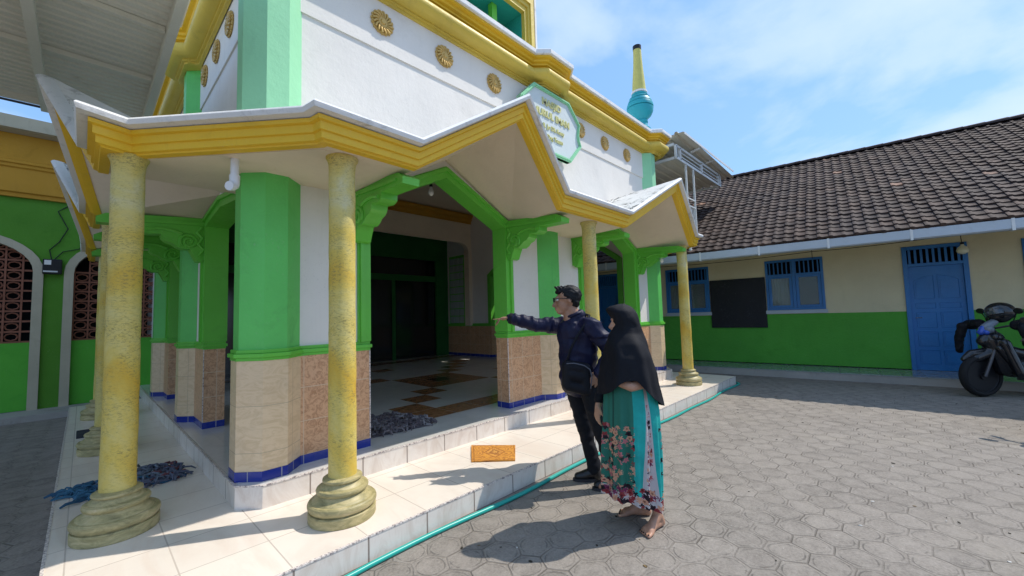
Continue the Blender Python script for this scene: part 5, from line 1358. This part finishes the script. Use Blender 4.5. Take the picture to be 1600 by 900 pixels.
    ms_ = b.build('mirror_stem', 'black', m)
    for y in (-1, 1):
        b = MB(); b.lathe([(.001, -.012), (.05, -.010), (.058, 0), (.055, .006), (.001, .008)], n=20); q = b.build('mirror', 'black', m, smooth=30); q.location = (.335, y * .30, 1.235); q.rotation_euler = (0, R(-82), 0); q.scale = (.75, 1.3, 1)
    b = MB(); b.box((-.92, -.05, .78), (-.86, .05, .84)); b.build('tail_light', mat('red_lens', (.3, .01, .01), .3), m, bevel=.01)
    return m
bike = motorcycle('dark motorcycle with covered grips parked before the blue classroom door', (9.93, -1.38, 0), R(120))
bike.scale = (1.06, 1.06, 1.06)
bike2 = copy_tree(bike); bike2.scale = (1, 1, 1); bike2.location = (7.58, -1.45, 0); bike2.rotation_euler = (0, 0, R(154)); bike2['label'] = 'second dark motorcycle just past the right edge of the yard, nearer the camera'
blob('leg_shield', [((.40, -.14, .78), .06, (.30, -.19, .36), .06), ((.40, .14, .78), .06, (.30, .19, .36), .06), ((.44, 0, .82), .13, (.34, 0, .42), .12), ((.66, 0, .56), .075, (.46, 0, .66), .085)], .012, 'paint_black', bike, 5)
blob('hand_cover', [((.36, .30, 1.04), .07, (.33, .47, 1.03), .075), ((.40, .44, 1.0), .06, (.36, .46, .80), .05), ((.36, .46, .80), .05, (.34, .46, .72), .04)], .012, 'bag', bike, 4, wrinkle(.008, 1, 2, (12, 12, 12)))
blob('hand_cover', [((.36, -.30, 1.04), .07, (.33, -.52, 1.02), .075), ((.42, -.52, 1.0), .065, (.46, -.56, .80), .05), ((.46, -.56, .80), .05, (.46, -.57, .62), .045)], .012, 'bag', bike, 4, wrinkle(.008, 1, 2, (12, 12, 12)))
def helmet(label, M_):
    t = thing('helmet', label, 'helmet', group='helmets resting on the dark motorcycle'); t.matrix_world = M_
    blob('shell', [((0, 0, 0), .15, (1.12, .95, .95)), ((.02, 0, -.06), .115, (1.1, .95, .9))], .012, 'helmet', t, 3)
    b = MB(); b.grid([[(.02 + .14 * math.cos(a) * c, .128 * math.sin(a) * c, z) for a in [R(-75 + 150 * k / 14) for k in range(15)]] for z, c in ((-.055, 1.0), (-.01, 1.06), (.045, 1.0))]); b.build('visor', 'paneglass2', t, smooth='full', recalc=False)
    b = MB(); b.tube([(.03 + .14 * math.cos(a), .122 * math.sin(a), -.085) for a in [R(-100 + 200 * k / 12) for k in range(13)]], .012, 8); b.build('rim', 'rubber', t, smooth=True)
    return t
M['paneglass2'] = mat('smoked_visor', (.05, .06, .07), .08, .7)
bm_ = Matrix.Translation((9.93, -1.38, 0)) @ Matrix.Rotation(R(120), 4, 'Z') @ Matrix.Scale(1.06, 4)
helmet('black helmet hung over the handlebar end, left of the two', bm_ @ Matrix.Translation((.30, -.02, 1.22)) @ Matrix.Rotation(R(20), 4, 'X'))
helmet('black helmet resting on the motorcycle seat, right of the two', bm_ @ Matrix.Translation((-.22, 0, 1.01)))
# ============================================================ CAMERA, SKY, SUN
cam = bpy.data.cameras.new('camera'); co = bpy.data.objects.new('camera', cam); COL.objects.link(co); S.camera = co
cam.sensor_width = 36; cam.lens = 637.59 / 1600 * 36; cam.clip_start = .02; cam.clip_end = 500
pi_, ro_, ya_ = R(3.8466), R(-1.6837), R(43.5603)
f_ = Vector((math.cos(pi_) * math.cos(ya_), math.cos(pi_) * math.sin(ya_), math.sin(pi_))); r_ = Vector((math.sin(ya_), -math.cos(ya_), 0)); u_ = r_.cross(f_)
c_, s_ = math.cos(ro_), math.sin(ro_); rr = r_ * c_ + u_ * s_; uu = -r_ * s_ + u_ * c_
co.matrix_world = Matrix(((rr.x, uu.x, -f_.x, 0), (rr.y, uu.y, -f_.y, 0), (rr.z, uu.z, -f_.z, 1.46), (0, 0, 0, 1)))
sd = Vector((.85, -.52, 1.376)).normalized()
su = bpy.data.lights.new('sun', 'SUN'); su.energy = 3.9; su.angle = R(.5); su.color = (1, .94, .85)
so = bpy.data.objects.new('sun', su); COL.objects.link(so); so.rotation_euler = (-sd).to_track_quat('-Z', 'Y').to_euler()
w = bpy.data.worlds.new('World'); S.world = w; w.use_nodes = True; nt = w.node_tree; bg = nt.nodes['Background']
sk = N(nt, 'ShaderNodeTexSky', sky_type='NISHITA'); sk.sun_disc = False; sk.sun_elevation = math.asin(sd.z); sk.sun_rotation = math.atan2(sd.x, sd.y)
sk.air_density = 1.1; sk.dust_density = .6; sk.ozone_density = 2.5; sk.altitude = 300
tc = N(nt, 'ShaderNodeTexCoord').outputs['Generated']
sp_ = N(nt, 'ShaderNodeSeparateXYZ'); L(nt, tc, sp_.inputs[0])
zz = math_(nt, 'ADD', math_(nt, 'MAXIMUM', sp_.outputs['Z'], 0), .22)
cx_ = N(nt, 'ShaderNodeCombineXYZ'); L(nt, math_(nt, 'DIVIDE', sp_.outputs['X'], zz), cx_.inputs[0]); L(nt, math_(nt, 'DIVIDE', sp_.outputs['Y'], zz), cx_.inputs[1])
n1 = noise_tex(nt, cx_.outputs[0], 1.35, 8, .54, .3)
n2 = noise_tex(nt, cx_.outputs[0], .45, 3, .5)
cl = math_(nt, 'ADD', math_(nt, 'MULTIPLY', n1, .75), math_(nt, 'MULTIPLY', n2, .35))
mask = ramp(nt, cl, [(.49, (0, 0, 0)), (.57, (.55,) * 3), (.68, (.9,) * 3)])
skc = mixc(nt, .55, sk.outputs[0], (2.3, 4.6, 8.6))
c = mixc(nt, math_(nt, 'MULTIPLY', mask, .8), skc, (5.4, 6.3, 8.0))
L(nt, c, bg.inputs[0]); bg.inputs[1].default_value = .142
S.view_settings.view_transform = 'Standard'; S.view_settings.look = 'None'; S.view_settings.exposure = 0.16; S.view_settings.gamma = 1; S.view_settings.use_curve_mapping = False
S.render.engine = 'CYCLES'; S.cycles.use_denoising = True; S.cycles.max_bounces = 8; S.cycles.diffuse_bounces = 5; S.cycles.transparent_max_bounces = 12
S.cycles.sample_clamp_indirect = 8
